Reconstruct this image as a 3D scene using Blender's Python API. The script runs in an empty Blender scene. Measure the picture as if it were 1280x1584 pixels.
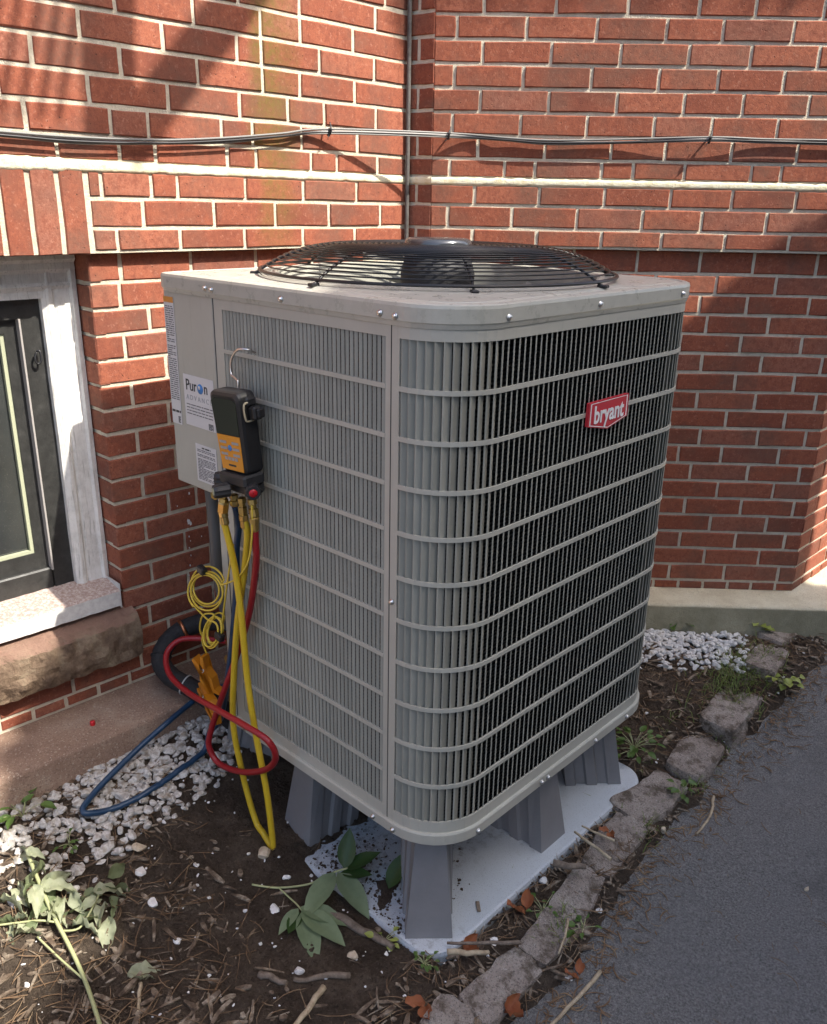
import bpy, math, random
from math import sin, cos, pi, radians, sqrt, atan2, hypot
from mathutils import Vector as V, Matrix, noise, Euler
random.seed(11)
S = bpy.context.scene
C = S.collection
# ------------------------------------------------------------------ camera
def vec(a): return V(a)
yaw, pitch, roll = -0.7538, 0.3471, 0.0194
fwd = V((sin(yaw)*cos(pitch), cos(yaw)*cos(pitch), -sin(pitch)))
rt = V((cos(yaw), -sin(yaw), 0)); up = rt.cross(fwd)
r2 = rt*cos(roll)+up*sin(roll); u2 = -rt*sin(roll)+up*cos(roll)
cam = bpy.data.cameras.new('camera'); co = bpy.data.objects.new('camera', cam); C.objects.link(co)
M = Matrix((r2, u2, -fwd)).transposed().to_4x4(); M.translation = V((0.9103, -1.0635, 1.3486))
co.matrix_world = M
cam.sensor_fit = 'HORIZONTAL'; cam.sensor_width = 36; cam.lens = 36*1320.3/1280
cam.clip_start = 0.05; cam.clip_end = 500
S.camera = co
# ------------------------------------------------------------------ sky and sun
SUN = V((1.0, 0.30, 1.22)).normalized()
w = bpy.data.worlds.new('World'); S.world = w; w.use_nodes = True
nt = w.node_tree; bg = nt.nodes['Background']
sky = nt.nodes.new('ShaderNodeTexSky'); sky.sky_type = 'NISHITA'; sky.sun_disc = False
sky.sun_elevation = math.asin(SUN.z); sky.sun_rotation = atan2(SUN.x, SUN.y)
sky.altitude = 50; sky.air_density = .85; sky.dust_density = 3.5; sky.ozone_density = .6
nt.links.new(sky.outputs[0], bg.inputs[0]); bg.inputs[1].default_value = 0.11
sl = bpy.data.lights.new('sun', 'SUN'); sl.energy = 2.6; sl.angle = radians(0.53); sl.color = (1, 0.94, 0.84)
so = bpy.data.objects.new('sun', sl); C.objects.link(so)
so.rotation_euler = SUN.to_track_quat('Z', 'Y').to_euler(); so.location = (6, 2, 8)
S.view_settings.view_transform = 'Standard'; S.view_settings.look = 'None'
S.view_settings.exposure = 1.75; S.view_settings.gamma = 1
S.view_settings.use_curve_mapping = False
S.cycles.max_bounces = 6; S.cycles.diffuse_bounces = 3; S.cycles.glossy_bounces = 2; S.cycles.transmission_bounces = 2; S.cycles.caustics_reflective = False; S.cycles.caustics_refractive = False; S.cycles.use_denoising = True

# ------------------------------------------------------------------ helpers: objects
def lnk(name, mesh, mat=None, parent=None, loc=None, rot=None, scale=None):
    o = bpy.data.objects.new(name, mesh); C.objects.link(o)
    if mat is not None and mesh is not None and len(mesh.materials) == 0: mesh.materials.append(mat)
    if parent is not None: o.parent = parent
    if loc is not None: o.location = loc
    if rot is not None: o.rotation_euler = rot
    if scale is not None: o.scale = scale
    return o
def tag(o, label=None, cat=None, group=None, kind=None):
    if label: o['label'] = label
    if cat: o['category'] = cat
    if group: o['group'] = group
    if kind: o['kind'] = kind
    return o
def empty(name, loc=(0, 0, 0), label=None, cat=None, group=None):
    o = bpy.data.objects.new(name, None); C.objects.link(o); o.location = loc; o.empty_display_size = .05
    return tag(o, label, cat, group)

class MB:
    def __init__(s): s.v = []; s.f = []; s.sm = []; s.mi = []
    def add(s, vs, fs, smooth=False, mi=0):
        b = len(s.v); s.v += [tuple(p) for p in vs]
        s.f += [tuple(i+b for i in f) for f in fs]; s.sm += [smooth]*len(fs); s.mi += [mi]*len(fs)
        return s
    def box(s, x0, x1, y0, y1, z0, z1, M=None, bev=0, smooth=False):
        if bev <= 0:
            vs = [V((x, y, z)) for x in (x0, x1) for y in (y0, y1) for z in (z0, z1)]
            fs = [(0, 1, 3, 2), (4, 6, 7, 5), (0, 4, 5, 1), (2, 3, 7, 6), (0, 2, 6, 4), (1, 5, 7, 3)]
        else:
            b = bev; vs = []; idx = {}
            cx, cy, cz = (x0+x1)/2, (y0+y1)/2, (z0+z1)/2; hx, hy, hz = abs(x1-x0)/2, abs(y1-y0)/2, abs(z1-z0)/2
            b = min(b, hx*.95, hy*.95, hz*.95)
            for sx in (-1, 1):
                for sy in (-1, 1):
                    for sz in (-1, 1):
                        for a in range(3):
                            d = [hx-b, hy-b, hz-b]; d[a] += b
                            idx[sx, sy, sz, a] = len(vs); vs.append(V((cx+sx*d[0], cy+sy*d[1], cz+sz*d[2])))
            fs = []
            for sg in (-1, 1):
                q = [(-1, -1), (1, -1), (1, 1), (-1, 1)]
                fs.append(tuple(idx[sg, a, c, 0] for a, c in (q if sg > 0 else q[::-1])))
                fs.append(tuple(idx[a, sg, c, 1] for a, c in (q[::-1] if sg > 0 else q)))
                fs.append(tuple(idx[a, c, sg, 2] for a, c in (q if sg > 0 else q[::-1])))
            for a in (-1, 1):
                for c in (-1, 1):
                    fs.append((idx[-1, a, c, 1], idx[1, a, c, 1], idx[1, a, c, 2], idx[-1, a, c, 2]))
                    fs.append((idx[a, -1, c, 0], idx[a, 1, c, 0], idx[a, 1, c, 2], idx[a, -1, c, 2]))
                    fs.append((idx[a, c, -1, 0], idx[a, c, 1, 0], idx[a, c, 1, 1], idx[a, c, -1, 1]))
                    for e in (-1, 1): fs.append(tuple(idx[a, c, e, k] for k in range(3)))
        if M is not None: vs = [M @ p for p in vs]
        return s.add(vs, fs, smooth)
    def tube(s, path, r, n=8, cap=True, smooth=True, closed=False, flat=None):
        P = [V(p) for p in path]; m = len(P); rs = r if isinstance(r, (list, tuple)) else [r]*m
        T = []
        for i in range(m):
            if closed: t = P[(i+1) % m]-P[i-1]
            else: t = P[min(i+1, m-1)]-P[max(i-1, 0)]
            T.append(t.normalized() if t.length > 1e-9 else V((0, 0, 1)))
        a = T[0].orthogonal().normalized() if abs(T[0].z) > .95 or flat is None else None
        a = V((0, 0, 1)).cross(T[0]) if abs(T[0].z) < .95 else V((1, 0, 0)).cross(T[0])
        a.normalize(); vs = []; fs = []
        for i in range(m):
            a = (a-T[i]*a.dot(T[i])).normalized(); b = T[i].cross(a)
            for k in range(n):
                an = 2*pi*k/n; vs.append(P[i]+(a*cos(an)+b*sin(an))*rs[i])
        for i in range(m if closed else m-1):
            j = (i+1) % m
            for k in range(n):
                k2 = (k+1) % n; fs.append((i*n+k, i*n+k2, j*n+k2, j*n+k))
        s.add(vs, fs, smooth)
        if cap and not closed:
            b0 = len(s.v)-len(vs)
            s.f += [tuple(b0+k for k in reversed(range(n))), tuple(b0+(m-1)*n+k for k in range(n))]; s.sm += [False]*2; s.mi += [0]*2
        return s
    def lathe(s, prof, n=24, M=None, smooth=True, cap=True):   # prof (r,z)
        vs = []; fs = []
        for r, z in prof:
            for k in range(n):
                a = 2*pi*k/n; vs.append(V((r*cos(a), r*sin(a), z)))
        for i in range(len(prof)-1):
            for k in range(n):
                k2 = (k+1) % n; fs.append((i*n+k, i*n+k2, (i+1)*n+k2, (i+1)*n+k))
        if cap:
            fs.append(tuple(reversed(range(n)))); fs.append(tuple((len(prof)-1)*n+k for k in range(n)))
        if M is not None: vs = [M @ p for p in vs]
        return s.add(vs, fs, smooth)
    def prism(s, poly, d, M=None, z0=0):     # poly in xy, extruded z0..z0+d
        n = len(poly); vs = [V((x, y, z0)) for x, y in poly]+[V((x, y, z0+d)) for x, y in poly]
        fs = [tuple(reversed(range(n))), tuple(range(n, 2*n))]+[(i, (i+1) % n, (i+1) % n+n, i+n) for i in range(n)]
        if M is not None: vs = [M @ p for p in vs]
        return s.add(vs, fs)
    def sheet(s, rows, smooth=True, closed=False):   # rows: list of equal length point lists
        n = len(rows[0]); vs = [p for r in rows for p in r]; fs = []
        for i in range(len(rows)-1):
            for k in range(n if closed else n-1):
                k2 = (k+1) % n; fs.append((i*n+k, i*n+k2, (i+1)*n+k2, (i+1)*n+k))
        return s.add(vs, fs, smooth)
    def mesh(s, name):
        me = bpy.data.meshes.new(name); me.from_pydata(s.v, [], s.f)
        me.polygons.foreach_set('use_smooth', s.sm)
        if any(s.mi): me.polygons.foreach_set('material_index', s.mi)
        me.update(); return me
    def build(s, name, mat, parent=None, **k): return lnk(name, s.mesh(name), mat, parent, **k)

def spline(pts, n=8, closed=False):
    P = [V(p) for p in pts]; m = len(P); out = []
    rng = range(m) if closed else range(m-1)
    for i in rng:
        if closed: a, b, c, d = P[i-1], P[i], P[(i+1) % m], P[(i+2) % m]
        else: a, b, c, d = P[max(i-1, 0)], P[i], P[i+1], P[min(i+2, m-1)]
        for k in range(n):
            t = k/n
            out.append(.5*((2*b)+(c-a)*t+(2*a-5*b+4*c-d)*t*t+(3*b-a-3*c+d)*t**3))
    if not closed: out.append(P[-1])
    return out
def frame(o, x, y, z):      # matrix with given axes
    m = Matrix((V(x), V(y), V(z))).transposed().to_4x4(); m.translation = V(o); return m
def align(o, d):            # z axis along d
    d = V(d).normalized(); return Matrix.Translation(V(o)) @ d.to_track_quat('Z', 'Y').to_matrix().to_4x4()

# ------------------------------------------------------------------ helpers: materials
def mat(name, col, rough=.6, metal=0, spec=.5, fn=None, **kw):
    m = bpy.data.materials.new(name); m.use_nodes = True; n = m.node_tree; b = n.nodes['Principled BSDF']
    b.inputs['Base Color'].default_value = (*col, 1); b.inputs['Roughness'].default_value = rough
    b.inputs['Metallic'].default_value = metal; b.inputs['Specular IOR Level'].default_value = spec
    for k, v in kw.items(): b.inputs[k].default_value = v
    if fn: fn(N(n), b)
    return m
class N:
    def __init__(s, nt): s.t = nt
    def n(s, t, **k):
        x = s.t.nodes.new('ShaderNode'+t)
        for a, b in k.items(): setattr(x, a, b)
        return x
    def l(s, a, b): s.t.links.new(a, b)
    def co(s, kind='Object'): return s.n('TexCoord').outputs[kind]
    def pos(s): return s.n('NewGeometry').outputs['Position']
    def noise(s, vec, scale, detail=4, rough=.6, dist=0):
        x = s.n('TexNoise'); x.inputs['Scale'].default_value = scale; x.inputs['Detail'].default_value = detail
        x.inputs['Roughness'].default_value = rough; x.inputs['Distortion'].default_value = dist
        if vec is not None: s.l(vec, x.inputs['Vector'])
        return x.outputs['Fac']
    def voro(s, vec, scale, feature='F1', out='Distance'):
        x = s.n('TexVoronoi', feature=feature); x.inputs['Scale'].default_value = scale; s.l(vec, x.inputs['Vector'])
        return x.outputs[out]
    def ramp(s, fac, stops, interp='LINEAR'):
        x = s.n('ValToRGB'); r = x.color_ramp; r.interpolation = interp
        while len(r.elements) > 1: r.elements.remove(r.elements[-1])
        for i, (p, c) in enumerate(stops):
            e = r.elements[0] if i == 0 else r.elements.new(p)
            e.position = p; e.color = (*c, 1) if isinstance(c, tuple) else (c, c, c, 1)
        s.l(fac, x.inputs[0]); return x.outputs[0]
    def mix(s, fac, a, b, mode='MIX'):
        x = s.n('Mix', data_type='RGBA', blend_type=mode)
        for i, v in ((0, fac), (6, a), (7, b)):
            if isinstance(v, (int, float)): x.inputs[i].default_value = v
            elif isinstance(v, tuple): x.inputs[i].default_value = (*v, 1)
            else: s.l(v, x.inputs[i])
        return x.outputs[2]
    def math(s, op, a, b=0, c=None):
        x = s.n('Math', operation=op)
        for i, v in enumerate((a, b) if c is None else (a, b, c)):
            if isinstance(v, (int, float)): x.inputs[i].default_value = v
            else: s.l(v, x.inputs[i])
        return x.outputs[0]
    def bump(s, b, h, strength=.4, dist=.01, prev=None):
        x = s.n('Bump'); x.inputs['Strength'].default_value = strength; x.inputs['Distance'].default_value = dist
        s.l(h, x.inputs['Height'])
        if prev: s.l(prev, x.inputs['Normal'])
        s.l(x.outputs[0], b.inputs['Normal']); return x.outputs[0]
    def rand(s): return s.n('ObjectInfo').outputs['Random']
    def xyz(s, v):
        x = s.n('SeparateXYZ'); s.l(v, x.inputs[0]); return x.outputs
BC = 'Base Color'

# wall frames
aL, aR = -0.0317, 0.8399
nL, tL = V((cos(aL), sin(aL), 0)), V((-sin(aL), cos(aL), 0))
nR, tR = V((cos(aR), -sin(aR), 0)), V((sin(aR), cos(aR), 0))
DL, DR = -1.1108, -1.4604
REC = 0.03
def LP(u, off, z): return tL*u+nL*(DL+off)+V((0, 0, z))

ML = frame(nL*DL, tL, -nL, (0, 0, 1))    # local x = along wall, y = into wall, z up
CAMP = V((0.9103, -1.0635, 1.3486)); KR = .984     # the right wall stands a little nearer than the left wall's corner line
MR = Matrix.Translation(CAMP) @ Matrix.Scale(KR, 4) @ Matrix.Translation(-CAMP) @ frame(nR*DR, tR, -nR, (0, 0, 1))
def RP(u, off, z): return MR @ V((u, -off, z))

# ------------------------------------------------------------------ materials
def f_brick(n, b):
    P = n.pos(); r = n.rand()
    c0 = n.ramp(r, [(0, (.165, .055, .037)), (.12, (.24, .074, .043)), (.35, (.285, .089, .051)), (.62, (.315, .102, .058)), (.84, (.36, .128, .076)), (.93, (.31, .133, .09)), (1, (.195, .082, .061))])
    big = n.noise(P, 14, 3); c1 = n.mix(n.ramp(big, [(.3, 0.0), (.7, .55)]), c0, (.375, .125, .068))
    mid = n.noise(P, 60, 5, .7); c2 = n.mix(n.ramp(mid, [(.38, .6), (.55, 0.0)]), c1, (.20, .06, .038))
    fine = n.noise(P, 260, 4, .8); c2 = n.mix(n.ramp(fine, [(.36, .5), (.5, 0.0)]), c2, (.14, .045, .035))
    pale = n.noise(P, 95, 4, .75); c2 = n.mix(n.ramp(pale, [(.56, 0.0), (.72, .55)]), c2, (.52, .26, .18))
    pit = n.voro(P, 75); pitm = n.noise(P, 23, 2)
    pm = n.math('MULTIPLY', n.ramp(pit, [(.08, 1.0), (.16, 0.0)]), n.ramp(pitm, [(.5, 0.0), (.6, 1.0)]))
    c3 = n.mix(n.math('MULTIPLY', pm, .85), c2, (.035, .016, .012))
    # soot on some bricks
    soot = n.math('MULTIPLY', n.ramp(n.noise(P, 6, 3), [(.48, 0.0), (.66, .75)]), n.ramp(n.noise(P, 130, 3, .7), [(.3, .4), (.7, 1.0)]))
    c4 = n.mix(soot, c3, (.15, .085, .062))
    # algae stain streak below the corner of the cable, on the left wall only
    d = n.n('VectorMath', operation='DOT_PRODUCT'); n.l(P, d.inputs[0]); d.inputs[1].default_value = tuple(tL)
    dn = n.n('VectorMath', operation='DOT_PRODUCT'); n.l(P, dn.inputs[0]); dn.inputs[1].default_value = tuple(nL)
    onl = n.math('LESS_THAN', n.math('ABSOLUTE', n.math('ADD', dn.outputs['Value'], -DL)), .012)
    wob = n.math('MULTIPLY', n.noise(P, 9, 4), .16); u = n.math('ADD', d.outputs['Value'], wob)
    band = n.ramp(u, [(.46, 0.0), (.50, 1.0), (.56, 1.0), (.63, 0.0)])
    zz = n.xyz(P)[2]; up_ = n.ramp(n.math('MULTIPLY', zz, .5), [(.58, .15), (.70, .75), (.95, 1.0)])
    st = n.math('MULTIPLY', n.math('MULTIPLY', band, onl), n.math('MULTIPLY', up_, n.ramp(n.noise(P, 70, 4), [(.3, .25), (.65, .9)])))
    c5 = n.mix(st, c4, (.16, .12, .03))
    n.l(c5, b.inputs[BC])
    h = n.math('ADD', n.math('MULTIPLY', fine, .5), n.math('MULTIPLY', mid, 1.0)); h = n.math('SUBTRACT', h, n.math('MULTIPLY', pm, 1.2))
    n.bump(b, h, .5, .003)
def f_mortar(n, b):
    P = n.pos(); a = n.noise(P, 60, 5, .7); c = n.ramp(a, [(.25, (.58, .50, .37)), (.5, (.74, .67, .52)), (.75, (.82, .76, .62))])
    big = n.noise(P, 5, 3); c = n.mix(n.ramp(big, [(.45, 0.0), (.7, .45)]), c, (.55, .49, .40))
    n.l(c, b.inputs[BC]); n.bump(b, n.noise(P, 260, 5, .7), .8, .006)
def f_band(n, b):
    P = n.pos(); a = n.noise(P, 40, 5, .7); c = n.ramp(a, [(.3, (.70, .60, .36)), (.5, (.82, .76, .56)), (.75, (.86, .83, .68))])
    n.l(c, b.inputs[BC]); n.bump(b, n.noise(P, 160, 5, .7), .6, .005)
M_brick = mat('brick_clay', (.38, .11, .06), .88, spec=.25, fn=f_brick)
M_mortar = mat('mortar_lime', (.68, .6, .45), .95, spec=.2, fn=f_mortar)
M_band = mat('mortar_band', (.78, .7, .45), .95, spec=.2, fn=f_band)
def speck(cols, scale, bump=.4, bs=None, dist=.004, coord='pos'):
    def fn(n, b):
        P = n.pos() if coord == 'pos' else n.co()
        a = n.noise(P, scale, 6, .75); c = n.ramp(a, cols); n.l(c, b.inputs[BC])
        n.bump(b, n.noise(P, bs or scale*2, 5, .7), bump, dist)
    return fn
def f_ledgeL(n, b):
    P = n.pos(); a = n.noise(P, 9, 5, .7); c = n.ramp(a, [(.3, (.24, .155, .115)), (.55, (.33, .225, .165)), (.75, (.40, .31, .235))])
    s = n.noise(P, 210, 3, .8); c = n.mix(n.ramp(s, [(.36, .65), (.47, 0.0)]), c, (.13, .085, .065))
    s2 = n.noise(P, 150, 3, .8); c = n.mix(n.ramp(s2, [(.58, 0.0), (.68, .7)]), c, (.62, .54, .44))
    n.l(c, b.inputs[BC]); n.bump(b, n.math('ADD', s, n.noise(P, 60, 4)), .6, .006)
def f_ledgeR(n, b):
    P = n.pos(); a = n.noise(P, 12, 5, .7); c = n.ramp(a, [(.3, (.56, .50, .36)), (.55, (.68, .63, .47)), (.8, (.76, .72, .58))])
    s = n.noise(P, 260, 3, .8); c = n.mix(n.ramp(s, [(.34, .7), (.45, 0.0)]), c, (.26, .22, .13))
    nz = n.xyz(n.n('NewGeometry').outputs['Normal'])[2]
    olive = n.math('MULTIPLY', n.ramp(nz, [(.3, 1.0), (.6, 0.0)]), n.ramp(n.noise(P, 7, 5, .7), [(.2, .5), (.6, .95)]))
    c = n.mix(olive, c, (.25, .235, .155))  # upright faces mixed towards a darker grey-green than the top
    n.l(c, b.inputs[BC]); n.bump(b, n.math('ADD', s, n.noise(P, 60, 4)), .6, .006)
M_ledgeL = mat('brownstone_cement', (.3, .2, .15), .9, spec=.25, fn=f_ledgeL)
M_ledgeR = mat('pale_cement', (.6, .55, .42), .9, spec=.25, fn=f_ledgeR)
def f_sill(n, b):
    P = n.pos(); a = n.noise(P, 16, 6, .75); c = n.ramp(a, [(.3, (.10, .065, .045)), (.5, (.25, .175, .12)), (.7, (.40, .32, .22))])
    nz = n.xyz(n.n('NewGeometry').outputs['Normal'])[2]
    c = n.mix(n.ramp(nz, [(.5, 0.0), (.8, .7)]), c, (.36, .215, .165))
    n.l(c, b.inputs[BC]); n.bump(b, n.noise(P, 90, 6, .75), 1.0, .012)
M_sill = mat('brownstone_rockface', (.25, .18, .12), .92, spec=.2, fn=f_sill)
def f_white(n, b):
    P = n.pos(); a = n.noise(P, 30, 5, .7); c = n.ramp(a, [(.3, (.62, .61, .57)), (.55, (.78, .77, .73)), (.8, (.84, .83, .80))])
    sc = n.n('Mapping'); sc.inputs['Scale'].default_value = (1, 1, .08); n.l(P, sc.inputs[0])
    g = n.noise(sc.outputs[0], 160, 4, .7); c = n.mix(n.ramp(g, [(.32, .7), (.45, 0.0)]), c, (.33, .32, .29))
    n.l(c, b.inputs[BC]); n.bump(b, g, .5, .004)
M_white = mat('weathered_white_paint', (.7, .69, .65), .6, fn=f_white)
def f_board(n, b):
    P = n.pos(); nz = n.xyz(n.n('NewGeometry').outputs['Normal'])[2]
    a = n.noise(P, 120, 5, .75); top = n.ramp(a, [(.3, (.28, .19, .16)), (.48, (.42, .31, .27)), (.62, (.60, .53, .48))])
    g = n.noise(P, 70, 4); fr = n.ramp(g, [(.35, (.62, .60, .58)), (.6, (.74, .73, .70))])
    c = n.mix(n.ramp(nz, [(.5, 0.0), (.7, 1.0)]), fr, top); n.l(c, b.inputs[BC]); n.bump(b, a, .5, .005)
M_board = mat('peeling_sill_paint', (.6, .5, .45), .75, fn=f_board)
M_sash = mat('dark_sash', (.03, .03, .03), .4, fn=speck([(.3, (.022, .022, .021)), (.6, (.04, .04, .038)), (.78, (.07, .069, .065))], 30, .2))
M_bead = mat('yellowed_bead', (.40, .42, .29), .6)
M_line = mat('grey_weatherstrip', (.36, .34, .32), .5)
def f_glass(n, b):
    P = n.pos(); a = n.noise(P, 300, 4, .8); d = n.noise(P, 4, 4, .6)
    c = n.ramp(d, [(.3, (.028, .031, .031)), (.55, (.05, .054, .052)), (.8, (.09, .094, .088))])
    c = n.mix(n.ramp(a, [(.6, 0.0), (.75, .5)]), c, (.22, .22, .2)); n.l(c, b.inputs[BC])
M_glass = mat('dusty_window_glass', (.05, .055, .055), .12, spec=1.0, fn=f_glass)

def f_paint(n, b):
    P = n.pos(); a = n.noise(P, 7, 4, .6); c = n.ramp(a, [(.3, (.42, .413, .355)), (.7, (.475, .468, .405))])
    sc = n.n('Mapping'); sc.inputs['Scale'].default_value = (1, 1, .07); n.l(P, sc.inputs[0])
    s = n.noise(sc.outputs[0], 70, 4, .7); c = n.mix(n.ramp(s, [(.56, 0.0), (.74, .45)]), c, (.33, .322, .27))
    s3 = n.noise(P, 28, 5, .75); c = n.mix(n.ramp(s3, [(.58, 0.0), (.74, .4)]), c, (.52, .51, .44))
    n.l(c, b.inputs[BC]); n.l(n.ramp(a, [(.3, .38), (.7, .52)]), b.inputs['Roughness'])
M_paint = mat('grey_beige_enamel', (.36, .345, .31), .45, fn=f_paint)
def f_lid(n, b):
    P = n.pos(); a = n.noise(P, 22, 5, .7); c = n.ramp(a, [(.35, (.43, .425, .365)), (.65, (.49, .485, .42))])
    nz = n.xyz(n.n('NewGeometry').outputs['Normal'])[2]
    dust = n.math('MULTIPLY', n.ramp(nz, [(.8, 0.0), (.98, 1.0)]), n.ramp(n.noise(P, 35, 6, .75, 1.5), [(.5, 0.0), (.62, .5)]))
    c = n.mix(dust, c, (.58, .55, .48)); n.l(c, b.inputs[BC]); n.l(n.ramp(a, [(.3, .22), (.7, .42)]), b.inputs['Roughness'])
M_lid = mat('lid_enamel', (.4, .385, .35), .3, fn=f_lid)
def f_slat(n, b):
    P = n.pos(); c = n.ramp(n.rand(), [(0, (.275, .275, .235)), (.5, (.315, .314, .268)), (1, (.35, .347, .297))])
    d = n.noise(P, 14, 5, .7); c = n.mix(n.ramp(d, [(.5, 0.0), (.75, .35)]), c, (.43, .42, .355)); n.l(c, b.inputs[BC])
M_slat = mat('louvre_enamel', (.30, .288, .258), .5, fn=f_slat)
M_screw = mat('zinc_screw', (.7, .69, .66), .3, metal=1)
def f_coil(n, b):
    P = n.pos(); z = n.xyz(P)[2]
    wv = n.math('SINE', n.math('MULTIPLY', z, 2*pi/.0085))
    c = n.ramp(wv, [(.1, (.004, .0045, .005)), (.9, (.035, .038, .038))]); n.l(c, b.inputs[BC]); n.bump(b, wv, .6, .004)
M_coil = mat('coil_fins', (.02, .022, .022), .45, metal=.2, fn=f_coil)
M_black = mat('black_wire_coat', (.012, .012, .013), .35)
M_inner = mat('dark_interior', (.03, .03, .032), .6)
M_cap = mat('motor_cap', (.10, .105, .115), .18, metal=.6)
M_blade = mat('fan_blade', (.045, .045, .05), .4)
M_red = mat('badge_red', (.55, .025, .04), .35)
M_wtxt = mat('white_print', (.82, .82, .80), .4)
M_lab = mat('label_paper', (.66, .66, .66), .35)
M_ink = mat('grey_print', (.13, .13, .14), .5)
M_inkd = mat('dark_print', (.03, .032, .035), .5)
M_inkl = mat('pale_grey_print', (.36, .37, .38), .5)
M_blueink = mat('blue_print', (.05, .22, .55), .4)
M_orlab = mat('orange_print', (.62, .27, .05), .5)
def f_pad(n, b):
    P = n.pos(); a = n.noise(P, 8, 5, .7); c = n.ramp(a, [(.3, (.47, .515, .55)), (.7, (.535, .58, .615))])
    s = n.noise(P, 330, 3, .8); c = n.mix(n.ramp(s, [(.34, .8), (.42, 0.0)]), c, (.12, .12, .12))
    nz = n.xyz(n.n('NewGeometry').outputs['Normal'])[2]
    d = n.math('MULTIPLY', n.ramp(nz, [(.7, 0.0), (.95, 1.0)]), n.math('MULTIPLY', n.ramp(n.math('ADD', n.noise(P, 6, 3), n.math('MULTIPLY', n.xyz(P)[0], -.9)), [(.62, 0.0), (.78, 1.0)]), n.ramp(n.noise(P, 55, 5, .75), [(.5, 0.0), (.6, .5)])))
    c = n.mix(d, c, (.055, .042, .032)); n.l(c, b.inputs[BC]); n.bump(b, s, .3, .003)
M_pad = mat('grey_plastic_pad', (.38, .41, .45), .5, fn=f_pad)
M_leg = mat('grey_plastic_leg', (.20, .207, .228), .48, fn=speck([(.3, (.205, .202, .207)), (.7, (.24, .236, .242))], 12, .15, 300))
M_gblk = mat('rubber_black', (.016, .016, .017), .45)
M_gscr = mat('gauge_screen', (.03, .036, .026), .2)
M_gkey = mat('keypad_orange', (.72, .30, .02), .45)
M_knob = mat('knob_black', (.025, .025, .026), .5)
M_brass = mat('brass', (.62, .45, .17), .3, metal=1)
M_yel = mat('hose_yellow', (.66, .46, .02), .4, fn=speck([(.3, (.60, .40, .015)), (.7, (.70, .50, .035))], 20, .1, 200))
M_wire = mat('thin_yellow_wire', (.70, .52, .06), .4)
M_rhose = mat('hose_red', (.30, .012, .018), .38)
M_bhose = mat('hose_blue', (.012, .045, .10), .38)
M_foam = mat('black_foam_insulation', (.018, .018, .019), .75, fn=speck([(.35, (.012, .012, .013)), (.7, (.03, .03, .032))], 120, .5))
M_cond = mat('grey_conduit', (.10, .103, .105), .45)
M_orange = mat('clamp_orange', (.60, .22, .01), .42)
M_copper = mat('copper', (.55, .23, .12), .4, metal=1)
M_zip = mat('zip_tie', (.6, .6, .58), .4)
M_cable = mat('silver_cable', (.20, .195, .185), .5, metal=.1)
M_cableb = mat('black_cable', (.02, .02, .022), .4)
M_pipe = mat('rusty_grey_pipe', (.20, .185, .17), .6, fn=speck([(.3, (.06, .055, .05)), (.6, (.14, .13, .12)), (.8, (.12, .085, .06))], 30, .4))
M_redcap = mat('red_cap', (.5, .012, .02), .35)
def f_soil(n, b):
    P = n.pos(); a = n.noise(P, 10, 6, .75); c = n.ramp(a, [(.3, (.072, .053, .039)), (.5, (.13, .098, .073)), (.7, (.21, .163, .123))])
    s = n.noise(P, 160, 5, .8); c = n.mix(n.ramp(s, [(.56, 0.0), (.7, .75)]), c, (.24, .19, .145))
    s2 = n.noise(P, 90, 5, .8); c = n.mix(n.ramp(s2, [(.3, .8), (.45, 0.0)]), c, (.018, .012, .009))
    n.l(c, b.inputs[BC]); n.bump(b, n.math('ADD', s, s2), 1.0, .02)
M_soil = mat('garden_soil', (.06, .04, .03), .95, spec=.15, fn=f_soil)
def f_asph(n, b):
    P = n.pos(); a = n.noise(P, 200, 5, .85); c = n.ramp(a, [(.34, (.055, .053, .050)), (.48, (.18, .175, .165)), (.66, (.36, .35, .335))])
    bg_ = n.noise(P, 5, 4); c = n.mix(n.ramp(bg_, [(.35, 0.0), (.7, .4)]), c, (.19, .19, .19))
    f = n.noise(P, 520, 2, .6); c = n.mix(n.ramp(f, [(.62, 0.0), (.70, .65)]), c, (.42, .41, .39)); st_n = n.noise(P, 2.2, 5, .7); c = n.mix(n.ramp(st_n, [(.52, 0.0), (.66, .5)]), c, (.08, .078, .075))
    n.l(c, b.inputs[BC]); n.bump(b, n.math('ADD', a, n.voro(P, 240)), .9, .006)
M_asph = mat('asphalt', (.05, .052, .056), .85, spec=.35, fn=f_asph)
def f_gran(n, b):
    P = n.pos(); a = n.noise(P, 8, 5, .7); c = n.ramp(a, [(.3, (.26, .215, .18)), (.5, (.39, .335, .29)), (.75, (.49, .44, .385))])
    s = n.noise(P, 230, 3, .75); c = n.mix(n.ramp(s, [(.36, .75), (.46, 0.0)]), c, (.07, .06, .055))
    s2 = n.noise(P, 140, 3, .75); c = n.mix(n.ramp(s2, [(.58, 0.0), (.68, .6)]), c, (.58, .54, .50))
    d = n.noise(P, 22, 5, .75); c = n.mix(n.ramp(d, [(.38, .85), (.52, 0.0)]), c, (.10, .075, .052)); mo = n.noise(P, 13, 4, .7); c = n.mix(n.ramp(mo, [(.6, 0.0), (.7, .55)]), c, (.12, .13, .05))
    n.l(c, b.inputs[BC]); n.bump(b, n.math('ADD', n.noise(P, 70, 5, .75), s), .9, .008)
M_gran = mat('granite_cobble', (.3, .26, .24), .88, spec=.3, fn=f_gran)
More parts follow.
